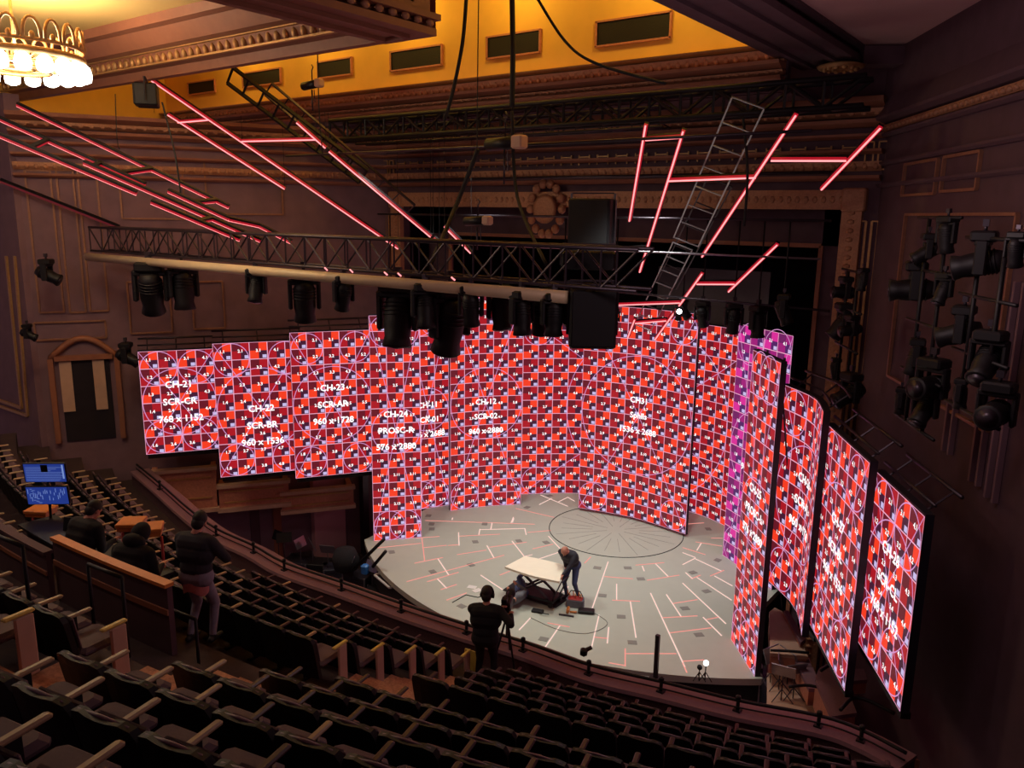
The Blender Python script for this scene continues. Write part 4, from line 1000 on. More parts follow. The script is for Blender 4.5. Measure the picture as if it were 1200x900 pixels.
#PEOPLE
# ================================================================== PEOPLE
def capsule_mesh(segs):
    b = MB()
    for p0, r0, p1, r1, *_ in segs:
        p0, p1 = Vector(p0), Vector(p1); d = p1-p0; L = d.length
        ax = d.normalized() if L > 1e-6 else Vector((0, 0, 1)); q = ax.to_track_quat('Z', 'Y').to_matrix()
        vs = []; n = 12; prof = []
        for j in range(5): a = -PI/2+PI/2*j/4; prof.append((r0*math.cos(a), r0*math.sin(a)))
        for j in range(5): a = PI/2*j/4; prof.append((r1*math.cos(a), L+r1*math.sin(a)))
        b.lathe([(max(r, .0005), z) for r, z in prof], p0, n, 0, q)
    return b
def body(name, root, F, O, segs, ells, mats, tags, voxel=.012):
    """segs in the figure's own frame; one continuous surface by voxel union"""
    W_ = lambda v: O+F@Vector(v)
    S_ = [(W_(a), r0, W_(c), r1, t) for a, r0, c, r1, t in segs]
    b = capsule_mesh(S_)
    for c, r3, t in ells: b.ell(W_(c), r3, 14, 10, 0, F)
    me = bpy.data.meshes.new('tmp'); me.from_pydata(b.v, [], b.f); me.update()
    o = bpy.data.objects.new('tmp', me); COL.objects.link(o)
    m = o.modifiers.new('r', 'REMESH'); m.mode = 'VOXEL'; m.voxel_size = voxel
    m = o.modifiers.new('s', 'SMOOTH'); m.iterations = 6; m.factor = .5
    dg = bpy.context.evaluated_depsgraph_get(); ev = o.evaluated_get(dg); em = ev.to_mesh()
    nv = len(em.vertices); co = np.empty(nv*3); em.vertices.foreach_get('co', co); co = co.reshape(-1, 3)
    fs = [tuple(p.vertices) for p in em.polygons]; ev.to_mesh_clear(); bpy.data.objects.remove(o)
    cen = np.array([co[list(f)].mean(0) for f in fs])
    best = np.full(len(cen), 1e9); bi = np.zeros(len(cen), int)
    for a, r0, c, r1, t in S_:
        a_, c_ = np.array(a), np.array(c); d = c_-a_; L2 = max(d@d, 1e-9); f = np.clip(((cen-a_)@d)/L2, 0, 1)
        dist = np.linalg.norm(cen-(a_+f[:, None]*d), axis=1)-(r0+(r1-r0)*f)
        k = dist < best; best[k] = dist[k]; bi[k] = tags.index(t)
    Fi = np.array(F.transposed())
    for c, r3, t in ells:
        q = (cen-np.array(W_(c)))@Fi.T; dist = (np.linalg.norm(q/np.array(r3), axis=1)-1)*min(r3)
        k = dist < best; best[k] = dist[k]; bi[k] = tags.index(t)
    g = MB(); g.v = [tuple(v) for v in co]; g.f = fs; g.m = [int(i) for i in bi]; g.sm = [True]*len(fs)
    return g.build(name, [M[m_] for m_ in mats], root)
def ik(a, t, l1, l2, pole):
    a, t, pole = Vector(a), Vector(t), Vector(pole); d = t-a; L = min(d.length, (l1+l2)*.995); d.normalize()
    x = (l1*l1-l2*l2+L*L)/(2*L); h = math.sqrt(max(l1*l1-x*x, 0)); pl = pole-d*pole.dot(d); pl.normalize()
    return a+d*x+pl*h, a+d*L
def figure(label, O, F, H=1.76, lean=0., side=0., twist=0., hip=None, feet=None, hands=None, head=(0, 0), poleK=((0, 1, 0), (0, 1, 0)), poleE=((-.4, -1, -.3), (.4, -1, -.3)),
           look=None, top='jacket', legs='jeans', hair='hair', bald=False, hood=False, headphones=False, cap=False, grip=.6, hat=None, coat=False, shirt_tail=None, voxel=.012, bulk=1.):
    k = H/1.76; root = empty('person', O, 0, label, 'person', rot=F)
    hz = (.93*k if hip is None else hip); P = Vector((0, 0, hz))
    Tm = Matrix.Rotation(-lean, 3, 'X')@Matrix.Rotation(side, 3, 'Y')@Matrix.Rotation(twist, 3, 'Z')
    T = lambda x, y, z: P+Tm@(Vector((x, y, z))*k)
    chest, neck = T(0, 0, .36), T(0, 0, .53)
    Hm = Tm@Matrix.Rotation(-head[0], 3, 'X')@Matrix.Rotation(head[1], 3, 'Z')
    Hc = neck+Hm@(Vector((0, .02, .14))*k); hd = lambda x, y, z: Hc+Hm@(Vector((x, y, z))*k)
    sg = []; el = []
    # torso
    u_ = k*bulk
    sg += [(T(-.08, 0, -.02), .125*u_, T(.08, 0, -.02), .125*u_, 'legs'), (T(-.05*bulk, 0, .1), .125*u_, T(.05*bulk, 0, .1), .125*u_, 'top'), (T(-.08*bulk, 0, .28), .135*u_, T(.08*bulk, 0, .28), .135*u_, 'top'),
           (T(-.10*bulk, 0, .40), .12*u_, T(.10*bulk, 0, .40), .12*u_, 'top'), (T(-.16*bulk, 0, .45), .07*u_, T(.16*bulk, 0, .45), .07*u_, 'top'), (T(0, 0, .46), .07*k, T(0, .01, .55), .055*k, 'skin' if not hood else 'top')]
    if coat: sg += [(T(-.09, 0, .05), .14*k, T(-.10, -.01, -.12), .15*k, 'top'), (T(.09, 0, .05), .14*k, T(.10, -.01, -.12), .15*k, 'top'), (T(-.1, -.01, -.1), .14*k, T(.1, -.01, -.1), .14*k, 'top')]
    # head
    sg += [(neck, .055*k, Hc, .055*k, 'skin')]
    el += [(hd(0, -.005, .03), (.077*k, .098*k, .10*k), 'skin'), (hd(0, .03, -.045), (.058*k, .07*k, .07*k), 'skin')]
    sg += [(hd(0, .09, .005), .012*k, hd(0, .112, -.03), .016*k, 'skin'), (hd(-.078, -.0, 0), .018*k, hd(-.082, -.005, -.03), .014*k, 'skin'), (hd(.078, -.0, 0), .018*k, hd(.082, -.005, -.03), .014*k, 'skin'),
           (hd(-.03, .075, .035), .018*k, hd(.03, .075, .035), .018*k, 'skin'), (hd(-.02, .082, -.062), .010*k, hd(.02, .082, -.062), .010*k, 'skin'), (hd(0, .075, -.095), .022*k, hd(0, .06, -.09), .022*k, 'skin')]
    # legs
    feet = feet or [(-.12, .0, 0), (.12, .02, 0)]
    for s_, ft, pk in ((-1, feet[0], poleK[0]), (1, feet[1], poleK[1])):
        hipj = P+Vector((s_*.095*k, 0, -.04*k)); ank = Vector(ft)+Vector((0, 0, .09*k))
        kn, an = ik(hipj, ank, .43*k, .42*k, pk)
        sg += [(hipj, .098*k, kn, .066*k, 'legs'), (kn, .064*k, an, .044*k, 'legs')]
        toe = Vector(pk); toe.z = 0; toe = toe.normalized() if toe.length > .1 else Vector((0, 1, 0))
        if abs(an.z-.09*k) < .3: sg += [(an+Vector((0, 0, -.045*k))-toe*.05, .042*k, an+Vector((0, 0, -.055*k))+toe*.16*k, .032*k, 'shoe'), (an, .045*k, an+Vector((0, 0, -.04*k)), .045*k, 'shoe')]
    # arms and hands
    hands = hands or [(-.24, .08, .82), (.24, .08, .82)]
    for s_, ht, pe in ((-1, hands[0], poleE[0]), (1, hands[1], poleE[1])):
        sh = T(s_*.185*bulk, 0, .44); ht = Vector(ht)
        elb, wr = ik(sh, ht, .29*k, .26*k, pe)
        sg += [(sh, .066*u_, elb, .050*u_, 'top'), (elb, .049*u_, wr, .036*k, 'top')]
        d = (wr-elb).normalized(); sd = d.cross(Vector((0, 0, 1))); sd = sd.normalized() if sd.length > .1 else Vector((1, 0, 0)); up = sd.cross(d).normalized()
        pal = wr+d*.055*k
        for q in (-.024, -.008, .008, .024): sg.append((wr+sd*q*.6*k+d*.01, .015*k, wr+d*.085*k+sd*q*k, .013*k, 'skin'))
        for fi, q in enumerate((-.032, -.011, .011, .032)):
            L = (.030, .036, .033, .025)[fi]*k; b0 = wr+d*.088*k+sd*q*k*1.05
            d1 = (d*math.cos(grip*.6)-up*math.sin(grip*.6)); d2 = (d*math.cos(grip*1.6)-up*math.sin(grip*1.6))
            sg += [(b0, .0098*k, b0+d1*L*1.2, .0090*k, 'skin'), (b0+d1*L*1.2, .009*k, b0+d1*L*1.2+d2*L, .0082*k, 'skin')]
        t0 = wr+d*.025*k-sd*s_*.026*k; sg += [(t0, .012*k, t0+(d*.6-sd*s_*.8-up*.2).normalized()*.04*k, .011*k, 'skin'), (t0+(d*.6-sd*s_*.8-up*.2).normalized()*.04*k, .0105*k, t0+(d*.6-sd*s_*.8-up*.2).normalized()*.04*k+(d-up*.3).normalized()*.028*k, .0092*k, 'skin')]
    body('body', root, F, O, sg, el, [top, legs, 'skin', 'shoe'], ['top', 'legs', 'skin', 'shoe'], voxel)
    W_ = lambda v: O+F@Vector(v); FH = F@Hm
    g = MB()
    for s_ in (-1, 1): g.ell(W_(hd(s_*.031, .083, .012)), (.012*k, .008*k, .008*k), 8, 6, 0, FH)
    g.build('eyes', M['hair'], root)
    g = MB()
    if hood:
        g.ell(W_(hd(0, -.03, .02)), (.115*k, .125*k, .145*k), 14, 10, 0, FH); g.ell(W_(hd(0, -.07, -.12)), (.15*k, .12*k, .10*k), 12, 8, 0, FH); g.build('hood', M[top], root)
    elif bald:
        g.ell(W_(hd(0, -.035, .0)), (.083*k, .080*k, .085*k), 14, 10, 0, FH); g.build('hair', M['bald'], root)
    else:
        g.ell(W_(hd(0, -.022, .045)), (.088*k, .104*k, .102*k), 14, 10, 0, FH); g.ell(W_(hd(0, -.055, -.02)), (.082*k, .066*k, .085*k), 12, 8, 0, FH)
        g.build('hair', M[hair], root)
    if headphones:
        g = MB(); g.tube([W_(hd(.1*math.cos(PI*j/12), -.0, .03+.115*math.sin(PI*j/12))) for j in range(13)], .014, 7)
        for s_ in (-1, 1): g.lathe([(.01, -.02), (.042, -.018), (.045, .015), (.01, .02)], W_(hd(s_*.095, 0, 0)), 12, 0, FH@Matrix.Rotation(PI/2, 3, 'Y'))
        g.build('headset', M['black'], root)
    if shirt_tail:
        g = MB(); A = []
        n = 18
        for zz, rr in ((.06, .150), (-.04, .158), (-.14, .165), (-.22, .155)):
            for i in range(n):
                a = 2*PI*i/n; A.append(W_(T(rr*1.1*math.cos(a), rr*.82*math.sin(a), zz+.03*math.sin(3*a))))
        fs = [(j*n+i, j*n+(i+1) % n, (j+1)*n+(i+1) % n, (j+1)*n+i) for j in range(3) for i in range(n)]
        g.add(A, fs, 0, True); g.build('shirt_tail', M[shirt_tail], root)
    return root
def FRM(yaw): return Matrix.Rotation(yaw, 3, 'Z')
def yaw_to(a, b): return math.atan2(-(b[0]-a[0]), b[1]-a[1])
def loc_(O, F, w_): return F.transposed()@(Vector(w_)-Vector(O))

# --- work table on the deck: curved ply board on a scissor cart
BZ = .93
bc = [pz(x, y, BZ) for x, y in ((591.5, 664), (615, 651.5), (661.5, 662), (655.5, 681.5))]
cx = sum((p for p in bc), Vector())/4
root = empty('scissor_cart', (cx.x, cx.y, 0), 0, 'black scissor lift cart carrying the pale board on the stage deck', 'cart')
dl = (bc[3]-bc[0]).normalized(); dw = Vector((-dl.y, dl.x, 0))
B_ = lambda u, v, z: Vector((cx.x, cx.y, z))+dl*u+dw*v
MB().box(B_(0, 0, BZ-.09), (1.05, .55, .06), math.atan2(dl.y, dl.x)).build('top_frame', M['black'], root)
MB().box(B_(.05, 0, .2), (1.1, .55, .07), math.atan2(dl.y, dl.x)).build('base_frame', M['black'], root)
for s_ in (-1, 1):
    g = MB(); g.bar(B_(-.45, s_*.24, .22), B_(.45, s_*.24, BZ-.11), .05, .05); g.bar(B_(.45, s_*.2, .22), B_(-.45, s_*.2, BZ-.11), .05, .05); g.build('scissor_arms', M['steel'], root)
for u in (-.42, .5):
    for v in (-.22, .22): MB().lathe([(.02, -.02), (.075, -.02), (.08, 0), (.075, .02), (.02, .02)], B_(u, v, .08), 14, 0, Matrix.Rotation(PI/2, 3, 'X')).build('wheel', M['rubber'], root)
MB().tube([B_(.55, -.2, .22), B_(.8, -.2, .8), B_(.8, .2, .8), B_(.55, .2, .22)], .018, 7).build('push_handle', M['steel'], root)
g = MB(); fe = [bc[0], bc[0]*.5+bc[3]*.5-dw*.08, bc[3]]; fe = smooth(fe, 6); be = [bc[2], bc[2]*.5+bc[1]*.5+dw*.03, bc[1]]; be = smooth(be, 6)
g.prism([(p.x, p.y) for p in fe+be], BZ-.055, BZ, 0); bo = g.build('ply_board', [M['wood']])
tag(bo, 'pale curved plywood board lying on the scissor cart', 'board')
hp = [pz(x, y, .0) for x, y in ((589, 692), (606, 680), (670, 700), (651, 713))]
tag(MB().prism([(p.x, p.y) for p in hp], .003, .018).build('floor_mat', M['rubber']), 'black rectangular mat on the deck beneath the scissor cart', 'mat')  # flat black sheet in place of the dark recess of the trap
# worker leaning on the board
O = pz(673, 697, .02); tgt = (bc[3]*.75+bc[2]*.25); F = FRM(yaw_to(O, bc[3]*.55+bc[2]*.45+(bc[0]-bc[3])*.3))
edge = bc[3]*.5+bc[2]*.5+(bc[0]-bc[3]).normalized()*.02
d_o = Vector((edge.x-O.x, edge.y-O.y, 0)); O = Vector((edge.x, edge.y, .0))-d_o.normalized()*.60; F = FRM(yaw_to(O, edge))
h1, h2 = loc_(O, F, bc[3]*.75+bc[2]*.25+Vector((0, 0, .0))), loc_(O, F, bc[3]*.25+bc[2]*.75)
hl, hr = (h1, h2) if h1.x < h2.x else (h2, h1)
figure('person in dark sweater and blue jeans bending over the pale board', O, F, 1.86, lean=.62, hip=.96, feet=[(-.14, -.08, 0), (.13, .06, 0)], hands=[hl+Vector((0, -.12, .02)), hr+Vector((0, -.12, .02))], head=(.35, .0), poleK=((-.1, 1, 0), (.1, 1, 0)), bald=True, top='jacket', legs='jeans', grip=.9, bulk=1.12)
# person lying on the deck working under the cart
Oh, Of = pz(603, 716, .12), pz(622, 680, .1)
ax = Vector((Oh.x-Of.x, Oh.y-Of.y, 0)).normalized(); up_ = Vector((0, 0, 1)); xr = up_.cross(ax).normalized()
# figure frame: z along body towards head, y (front) up and a little aside
yf = (up_*.75-xr*.66).normalized(); xf = yf.cross(ax).normalized(); F = Matrix((xf, yf, ax)).transposed()
O = Vector((Oh.x, Oh.y, .17))-ax*1.72
figure('person in grey sweatshirt and blue jeans lying on the deck beside the cart', O, F, 1.76, lean=.25, hip=.92, feet=[(-.14, .12, .02), (.1, .3, .12)], hands=[(-.12, .30, 1.12), (.16, .32, 1.05)], head=(.2, .3), hair='hair', top='greyshirt', legs='jeans')
# tool bag and tools
def toolbag(P, rz, label):
    root = empty('tool_bag', P, rz, label, 'tool bag'); Z = Matrix.Rotation(rz, 3, 'Z'); P = Vector(P)
    g = MB().prism([(0, 0)]*0 or [(-.21, -.13), (.21, -.13), (.24, 0), (.21, .13), (-.21, .13), (-.24, 0)], 0, .2); g.v = [tuple(P+Z@Vector(v)) for v in g.v]; g.build('bag_body', M['greyshirt'], root)
    MB().box(P+Vector((0, 0, .21)), (.38, .22, .05), Z, 0, .02).build('flap', M['red'], root)
    MB().tube([P+Z@Vector((-.2, 0, .27)), P+Z@Vector((-.12, 0, .42)), P+Z@Vector((.12, 0, .42)), P+Z@Vector((.2, 0, .27))], .014, 6).build('handle', M['rubber'], root)
    g = MB()
    for i in range(6): g.tube([P+Z@Vector((-.2+.07*i, .05*(-1)**i, .25)), P+Z@Vector((-.22+.075*i, .08*(-1)**i, .38))], .015, 6)
    g.build('tools', M['orangewood'], root)
toolbag(pz(674, 710, 0), .4, 'open grey tool bag with red flap on the deck beside the cart')
g = MB().box(pz(687, 716, .05), (.42, .22, .09), .5, 0, .02); r_ = g.build('tool_case', M['black']); tag(r_, 'small black tool case to the right of the tool bag', 'case')
g = MB(); P = pz(668, 717, .02); g.tube([P, P+Vector((.16, .06, .02))], .028, 8); g.box(P+Vector((-.05, -.02, .05)), (.07, .2, .13), .4, 0, .02); tag(g.build('power_drill', M['orangewood']), 'orange power drill on the deck in front of the tool bag', 'drill')
g = MB(); P = pz(655, 720, .015); g.bar(P, P+Vector((.36, .14, 0)), .05, .03); tag(g.build('wrench', M['steel']), 'steel wrench on the deck left of the orange drill', 'wrench')
g = MB(); P = pz(630, 716, .03); g.box(P, (.3, .16, .06), .3, 0, .01); g.tube([P, P+Vector((.2, -.1, .05)), P+Vector((.35, .0, .02))], .015, 6); tag(g.build('cable_reel', M['rubber']), 'tangle of black cable on the deck by the cart', 'cable')
for k, (x, y) in enumerate(((553, 688), (559, 692))):
    tag(MB().box(pz(x, y, .006), (.24, .18, .008), .3+k).build('paper_sheet', M['white']), 'white sheet on the deck near the camera operator, %s one' % ('upper' if k == 0 else 'lower'), 'paper')
P = pz(577, 693, .03); tag(MB().tube([pz(572, 697, .01), pz(560, 700, .01), pz(546, 697, .01), pz(530, 706, .01)], .012, 5).build('cable', M['rubber']), 'thin black cable lying on the deck left of the cart', 'cable')
tag(MB().tube(smooth([pz(x, y, .01) for x, y in ((622, 724), (655, 738), (690, 742), (712, 730), (690, 715))], 5), .008, 5).build('cable', M['deckline']), 'thin grey cable looping on the deck in front of the tool bag', 'cable')
# stands near the deck edge
P = pz(768, 797, 0); root = empty('stand_post', P, 0, 'dark upright post standing at the front edge of the deck', 'post'); top_ = ztop((P.x, P.y), 772, 744)
MB().box((P.x, P.y, top_/2), (.09, .09, top_), 0, 0, .01).build('post', M['steel'], root); MB().box((P.x, P.y, .02), (.3, .3, .04), 0, 0, .01).build('base_plate', M['black'], root)
for k, (x, y, lit) in enumerate(((827, 777, True), (820, 782, False))):
    P = pz(x, y+18, 0) if False else pz(x-1, 797, 0); root = empty('lamp_stand', P, 0, 'thin black stand with %s at the front right of the deck' % ('a glowing white lamp' if lit else 'a dark unlit lamp head'), 'lamp stand'); h = ztop((P.x, P.y), x, y)
    MB().tube([P, (P.x, P.y, h)], .014, 6).build('pole', M['black'], root)
    for a in range(3): MB().tube([(P.x, P.y, .2), (P.x+.16*math.cos(a*2.09), P.y+.16*math.sin(a*2.09), .012)], .01, 5).build('leg', M['black'], root)
    MB().ell((P.x, P.y, h), (.06, .06, .06), 10, 8).build('lamp_head', M['lampwhite'] if lit else M['rubber'], root)
# --- camera operator on the balcony
def at_row(Rr, z, xpix, a0=-20, a1=30):
    best = min((abs(proj(cyl(Rr, a0+(a1-a0)*i/800, z))[0]-xpix), a0+(a1-a0)*i/800) for i in range(801)); return cyl(Rr, best[1], z), best[1]
zj = ROWS[-1][1]; O, ao = at_row(29.3, zj, 569)
F = FRM(R(ao)+.35); fwd = F@Vector((0, 1, 0)); rt_ = F@Vector((1, 0, 0))
CP = O+fwd*.42+rt_*.30+Vector((0, 0, 1.42))
figure('person in black with a headset operating a camera at the balcony rail', O, F, 1.90, lean=.10, feet=[(-.14, 0, 0), (.14, .05, 0)], hands=[loc_(O, F, CP-rt_*.12-fwd*.22), loc_(O, F, CP+rt_*.12-fwd*.28+Vector((0, 0, -.05)))], head=(.25, -.15), headphones=True, top='blackcloth', legs='blackcloth', bulk=1.2, poleE=((-1, -.2, -.6), (1, -.2, -.6)))
root = empty('video_camera', CP-Vector((0, 0, .1)), 0, 'black video camera on the tripod in front of the operator', 'camera', rot=F); Wc = lambda x, y, z: CP+F@Vector((x, y, z))
MB().box(CP, (.16, .36, .2), F, 0, .02).build('camera_body', M['black'], root)
MB().lathe([(.02, 0), (.06, .0), (.065, .16), (.085, .18), (.085, .26), (.02, .25)], Wc(0, .17, .01), 14, 0, F@Matrix.Rotation(-PI/2, 3, 'X')).build('lens', M['rubber'], root)
g = MB().box(Wc(-.02, -.16, .15), (.1, .14, .08), F, 0, .01); g.build('viewfinder', M['black'], root)
g = MB().tube([Wc(0, -.12, .1), Wc(0, -.1, .18), Wc(0, .12, .18), Wc(0, .14, .1)], .013, 6); g.build('top_handle', M['black'], root)
root = empty('tripod', (CP.x, CP.y, zj), 0, 'black camera tripod standing behind the balcony rail', 'tripod')
MB().box((CP.x, CP.y, CP.z-.15), (.12, .16, .09), F, 0, .02).build('pan_head', M['black'], root)
for a in (-.3, 1.9, 3.9):
    MB().tube([(CP.x, CP.y, CP.z-.2), (CP.x+.30*math.cos(a), CP.y+.30*math.sin(a), zj+.01)], .022, 7, r2=.014).build('leg', M['black'], root)
MB().tube([(CP.x, CP.y, CP.z-.2), (CP.x, CP.y, CP.z-.6)], .02, 7).build('centre_column', M['steel'], root)
# --- person standing at the end of the booth
zf = ROWS[5][1]; O = pz(236, 752, zf)
F = FRM(yaw_to(O, (-3, 4)))
figure('person in dark jacket, red brown shirt tails and faded jeans standing at the booth end', O, F, 1.82, lean=.08, feet=[(-.15, -.02, 0), (.14, .06, 0)], hands=[(-.2, .34, 1.02), (.22, .34, 1.06)], head=(.45, .3), top='jacket', legs='palejeans', bulk=1.2, shirt_tail='redshirt', poleE=((-1, -.5, -.3), (1, -.5, -.3)))
# --- booth: partition, desk, monitors and two people
def arcwall(R0, a0, a1, z0, z1, th_, label, nm, m_, cap_m, capw=.12):
    root = empty(nm, cyl(R0, (a0+a1)/2, z0), 0, label, 'partition')
    g = MB(); arc_slab(g, R0-th_/2, R0+th_/2, a0, a1, z0, z1, 0, 12); g.build('panel', M[m_], root)
    g = MB(); arc_slab(g, R0-capw/2, R0+capw/2, a0, a1, z1, z1+.045, 0, 12); g.build('cap_rail', M[cap_m], root)
    g = MB(); arc_slab(g, R0+th_/2, R0+th_/2+.02, a0, a1, z0+.75*(z1-z0), z0+.8*(z1-z0), 0, 12); arc_slab(g, R0+th_/2, R0+th_/2+.02, a0, a1, z0+.02, z0+.12, 0, 12); g.build('moulding', M['brown_paint'], root)
    return root
pz_ = ROWS[4][1]
arcwall(34.5, 1.7, 5.75, ROWS[5][1], 5.72, .07, 'brown booth partition with an orange wood cap across the middle of the balcony', 'booth_partition', 'plaster_dark', 'orangewood')
arcwall(34.56, -8, 1.55, ROWS[5][1], 5.5, .07, 'plain grey brown partition continuing left of the wood capped one', 'booth_partition', 'plaster_dark', 'plaster_dark')
zb_ = ROWS[5][1]
# desk
root = empty('mixing_desk', cyl(33.75, 1.5, zb_), R(1.5), 'long dark production desk inside the booth in front of the two seated people', 'desk')
g = MB(); arc_slab(g, 33.45, 34.0, -2.5, 3.3, zb_+.72, zb_+.76, 0, 12); g.build('desk_top', M['black'], root)
for a in (-2.4, .5, 3.2): g = MB().box(cyl(33.7, a, zb_+.36), (.05, .4, .72), R(a)); g.build('leg', M['black'], root)
# monitors
def onR(x, y, Rr):                               # sight line on a vertical cylinder about the balcony centre
    d = ray(x, y); lo = None
    for i in range(1, 4000):
        q = CAM+d*(i*.01)
        if math.hypot(q.x, q.y-YC) < Rr and q.y < YC: return q
for k, (x0, y0, x1, y1) in enumerate(((29, 541, 78, 566), (32, 568, 81, 592))):
    c = onR((x0+x1)/2, (y0+y1)/2, 33.55); dep = (c-CAM).dot(FW); wd, hh = (x1-x0)/FOC*dep*1.0, (y1-y0)/FOC*dep*.98
    nF = Vector((-FW.x*.8+.2, -FW.y, 0)).normalized(); yw = math.atan2(nF.y, nF.x)+PI/2; Z = Matrix.Rotation(yw, 3, 'Z')@Matrix.Rotation(R(6), 3, 'X')
    root = empty('monitor', c-Vector((0, 0, hh/2)), 0, '%s blue-lit monitor of the stacked pair at the left end of the booth' % ('upper' if k == 0 else 'lower'), 'monitor')
    MB().box(c, (wd, .05, hh), Z, 0, .01).build('bezel', M['black'], root)
    g = MB(); q = lambda u, v, e_=-.028: c+Z@Vector((u*wd, e_, v*hh))
    def qq(u0, v0, u1, v1, mi, e_): g.add([q(u0, v0, e_), q(u1, v0, e_), q(u1, v1, e_), q(u0, v1, e_)], [(0, 1, 2, 3)], mi)
    qq(-.47, -.46, .47, .46, 0, -.027)
    rnd = random.Random(5+k)
    if k == 0:
        for i in range(9): qq(-.44, -.40+i*.085, .44*rnd.uniform(.3, 1), -.385+i*.085, 1, -.029)
        qq(-.08, .05, .08, .42, 2, -.030); qq(.40, -.3, .44, .42, 1, -.029)
    else:
        for i in range(22): u = -.44+i*.04; v = rnd.uniform(-.3, .2); qq(u, v, u+.012, v+rnd.uniform(.1, .3), 1, -.029)
        for i in range(14): u = -.42+rnd.random()*.3; v = rnd.uniform(-.4, .35); qq(u, v, u+.05, v+.02, 1, -.029)
    g.build('screen', [M['screenblue'], M['screenline'], M['black']], root)
    MB().tube([c+Z@Vector((0, .04, 0)), Vector((c.x, c.y, zb_+.74))], .02, 6).build('stand', M['black'], root)
# stool people
for k, (x, Rr, lb, hood, hd_, yw) in enumerate(((99, 34.05, 'person in black clothing seated in the booth beside the blue monitors', False, (.35, 0), .15), (155, 34.15, 'person in a black hooded top leaning over the booth partition, second from the left', True, (.5, .2), .3))):
    O, a_ = at_row(Rr, zb_, x); F = FRM(R(a_)+yw)
    figure(lb, O, F, 1.80, lean=.36, hip=.82, feet=[(-.16, .22, .0), (.16, .22, .0)], hands=[(-.22, .42, .98), (.22, .40, .98)], head=hd_, top='blackcloth', legs='blackcloth', hood=hood, bulk=1.25)
    root = empty('stool', O, 0, 'black stool under the %s person in the booth' % ('first' if k == 0 else 'hooded'), 'stool')
    MB().lathe([(.01, 0), (.17, .0), (.19, .03), (.17, .06), (.01, .06)], O+Vector((0, 0, .62)), 16).build('stool_seat', M['rubber'], root)
    for a in range(4): MB().tube([O+Vector((.12*math.cos(a*PI/2), .12*math.sin(a*PI/2), .62)), O+Vector((.2*math.cos(a*PI/2), .2*math.sin(a*PI/2), .01))], .014, 6).build('leg', M['steel'], root)
# laptops with bright screens, orange cases
for k, (x, y) in enumerate(((78, 600), (142, 631))):
    c = onR(x, y, 33.7); c.z = zb_+.77; root = empty('laptop', c, 0, 'small laptop glowing white on the booth desk, %s' % ('left one' if k == 0 else 'right one beside the hooded person'), 'laptop')
    Z = Matrix.Rotation(R(8)+PI*.12, 3, 'Z'); MB().box(c+Vector((0, 0, .012)), (.34, .24, .02), Z, 0, .005).build('keyboard', M['black'], root)
    l_ = MB().box(c+Z@Vector((0, .13, .12)), (.34, .02, .22), Z@Matrix.Rotation(R(-12), 3, 'X'), 0, .005).build('lid', M['black'], root)
    g = MB().box(c+Z@Vector((0, .115, .12)), (.13, .012, .08), Z@Matrix.Rotation(R(-12), 3, 'X')); g.build('screen', M['lampwhite'], l_)
for k, (x0, x1, y) in enumerate(((34, 62, 597), (140, 168, 612), (166, 190, 618))):
    c = onR((x0+x1)/2, y, 33.3); dep = (c-CAM).dot(FW); L = (x1-x0)/FOC*dep
    root = empty('flight_case', c-Vector((0, 0, .1)), .5, 'orange varnished case on the booth desk, %s from the left' % ORD[k], 'case')
    MB().box(c, (L, .35, .06), .55+.2*k, 0, .01).build('lid', M['orangewood'], root); MB().box(c-Vector((0, 0, .06)), (L*.92, .32, .06), .55+.2*k, 0, .01).build('case_body', M['orangewood'], root)
    for s_ in (-1, 1): MB().tube([c+Matrix.Rotation(.55+.2*k, 3, 'Z')@Vector((s_*L*.4, 0, -.15)), Vector(tuple((c+Matrix.Rotation(.55+.2*k, 3, 'Z')@Vector((s_*L*.4, 0, 0)))[:2])+(zb_-.4,))], .02, 6).build('leg', M['red'], root)
# handrails by the booth
for k, (xa, xb, Rr, i, lb) in enumerate(((112, 150, 35.3, 3, 'short black handrail standing in front of the wood capped partition'), (207, 236, 34.3, 5, 'short black handrail at the right end of the booth partition'), (0, 38, 36.0, 2, 'short black handrail at the left edge near the grey brown partition'))):
    z0 = ROWS[i][1]; A, aa = at_row(Rr, z0, xa); B, ab = at_row(Rr, z0, xb)
    root = empty('handrail', (A+B)/2, 0, lb, 'handrail'); MB().tube([A+Vector((0, 0, .9)), B+Vector((0, 0, .9))], .022, 8).build('rail', M['black'], root)
    for q in (A, B): MB().tube([q, q+Vector((0, 0, .9))], .02, 7).build('post', M['black'], root)
# yellow sign plate on the parapet beside the operator
P = pz(551, 771, 1.9); q0, aq = at_row(28.96, 1.9, 551); MB_ = MB().box(q0+Vector((0, 0, .18)), (.26, .02, .5), R(aq), 0, .005)
tag(MB_.build('parapet_plate', M['yellow']), 'upright yellow plate on the parapet left of the camera operator', 'sign')
P = pz(684, 769, ZR+.05); g = MB().box(P+Vector((0, 0, .08)), (.12, .12, .12), .4, 0, .02); g.tube([P, P+Vector((0, 0, .1))], .02, 6); g.tube([P+Vector((0, 0, .1)), P+Vector((.08, .12, .14))], .035, 8)
tag(g.build('clip_light', M['black']), 'small black lamp clipped to the balcony rail right of the operator', 'clip lamp')

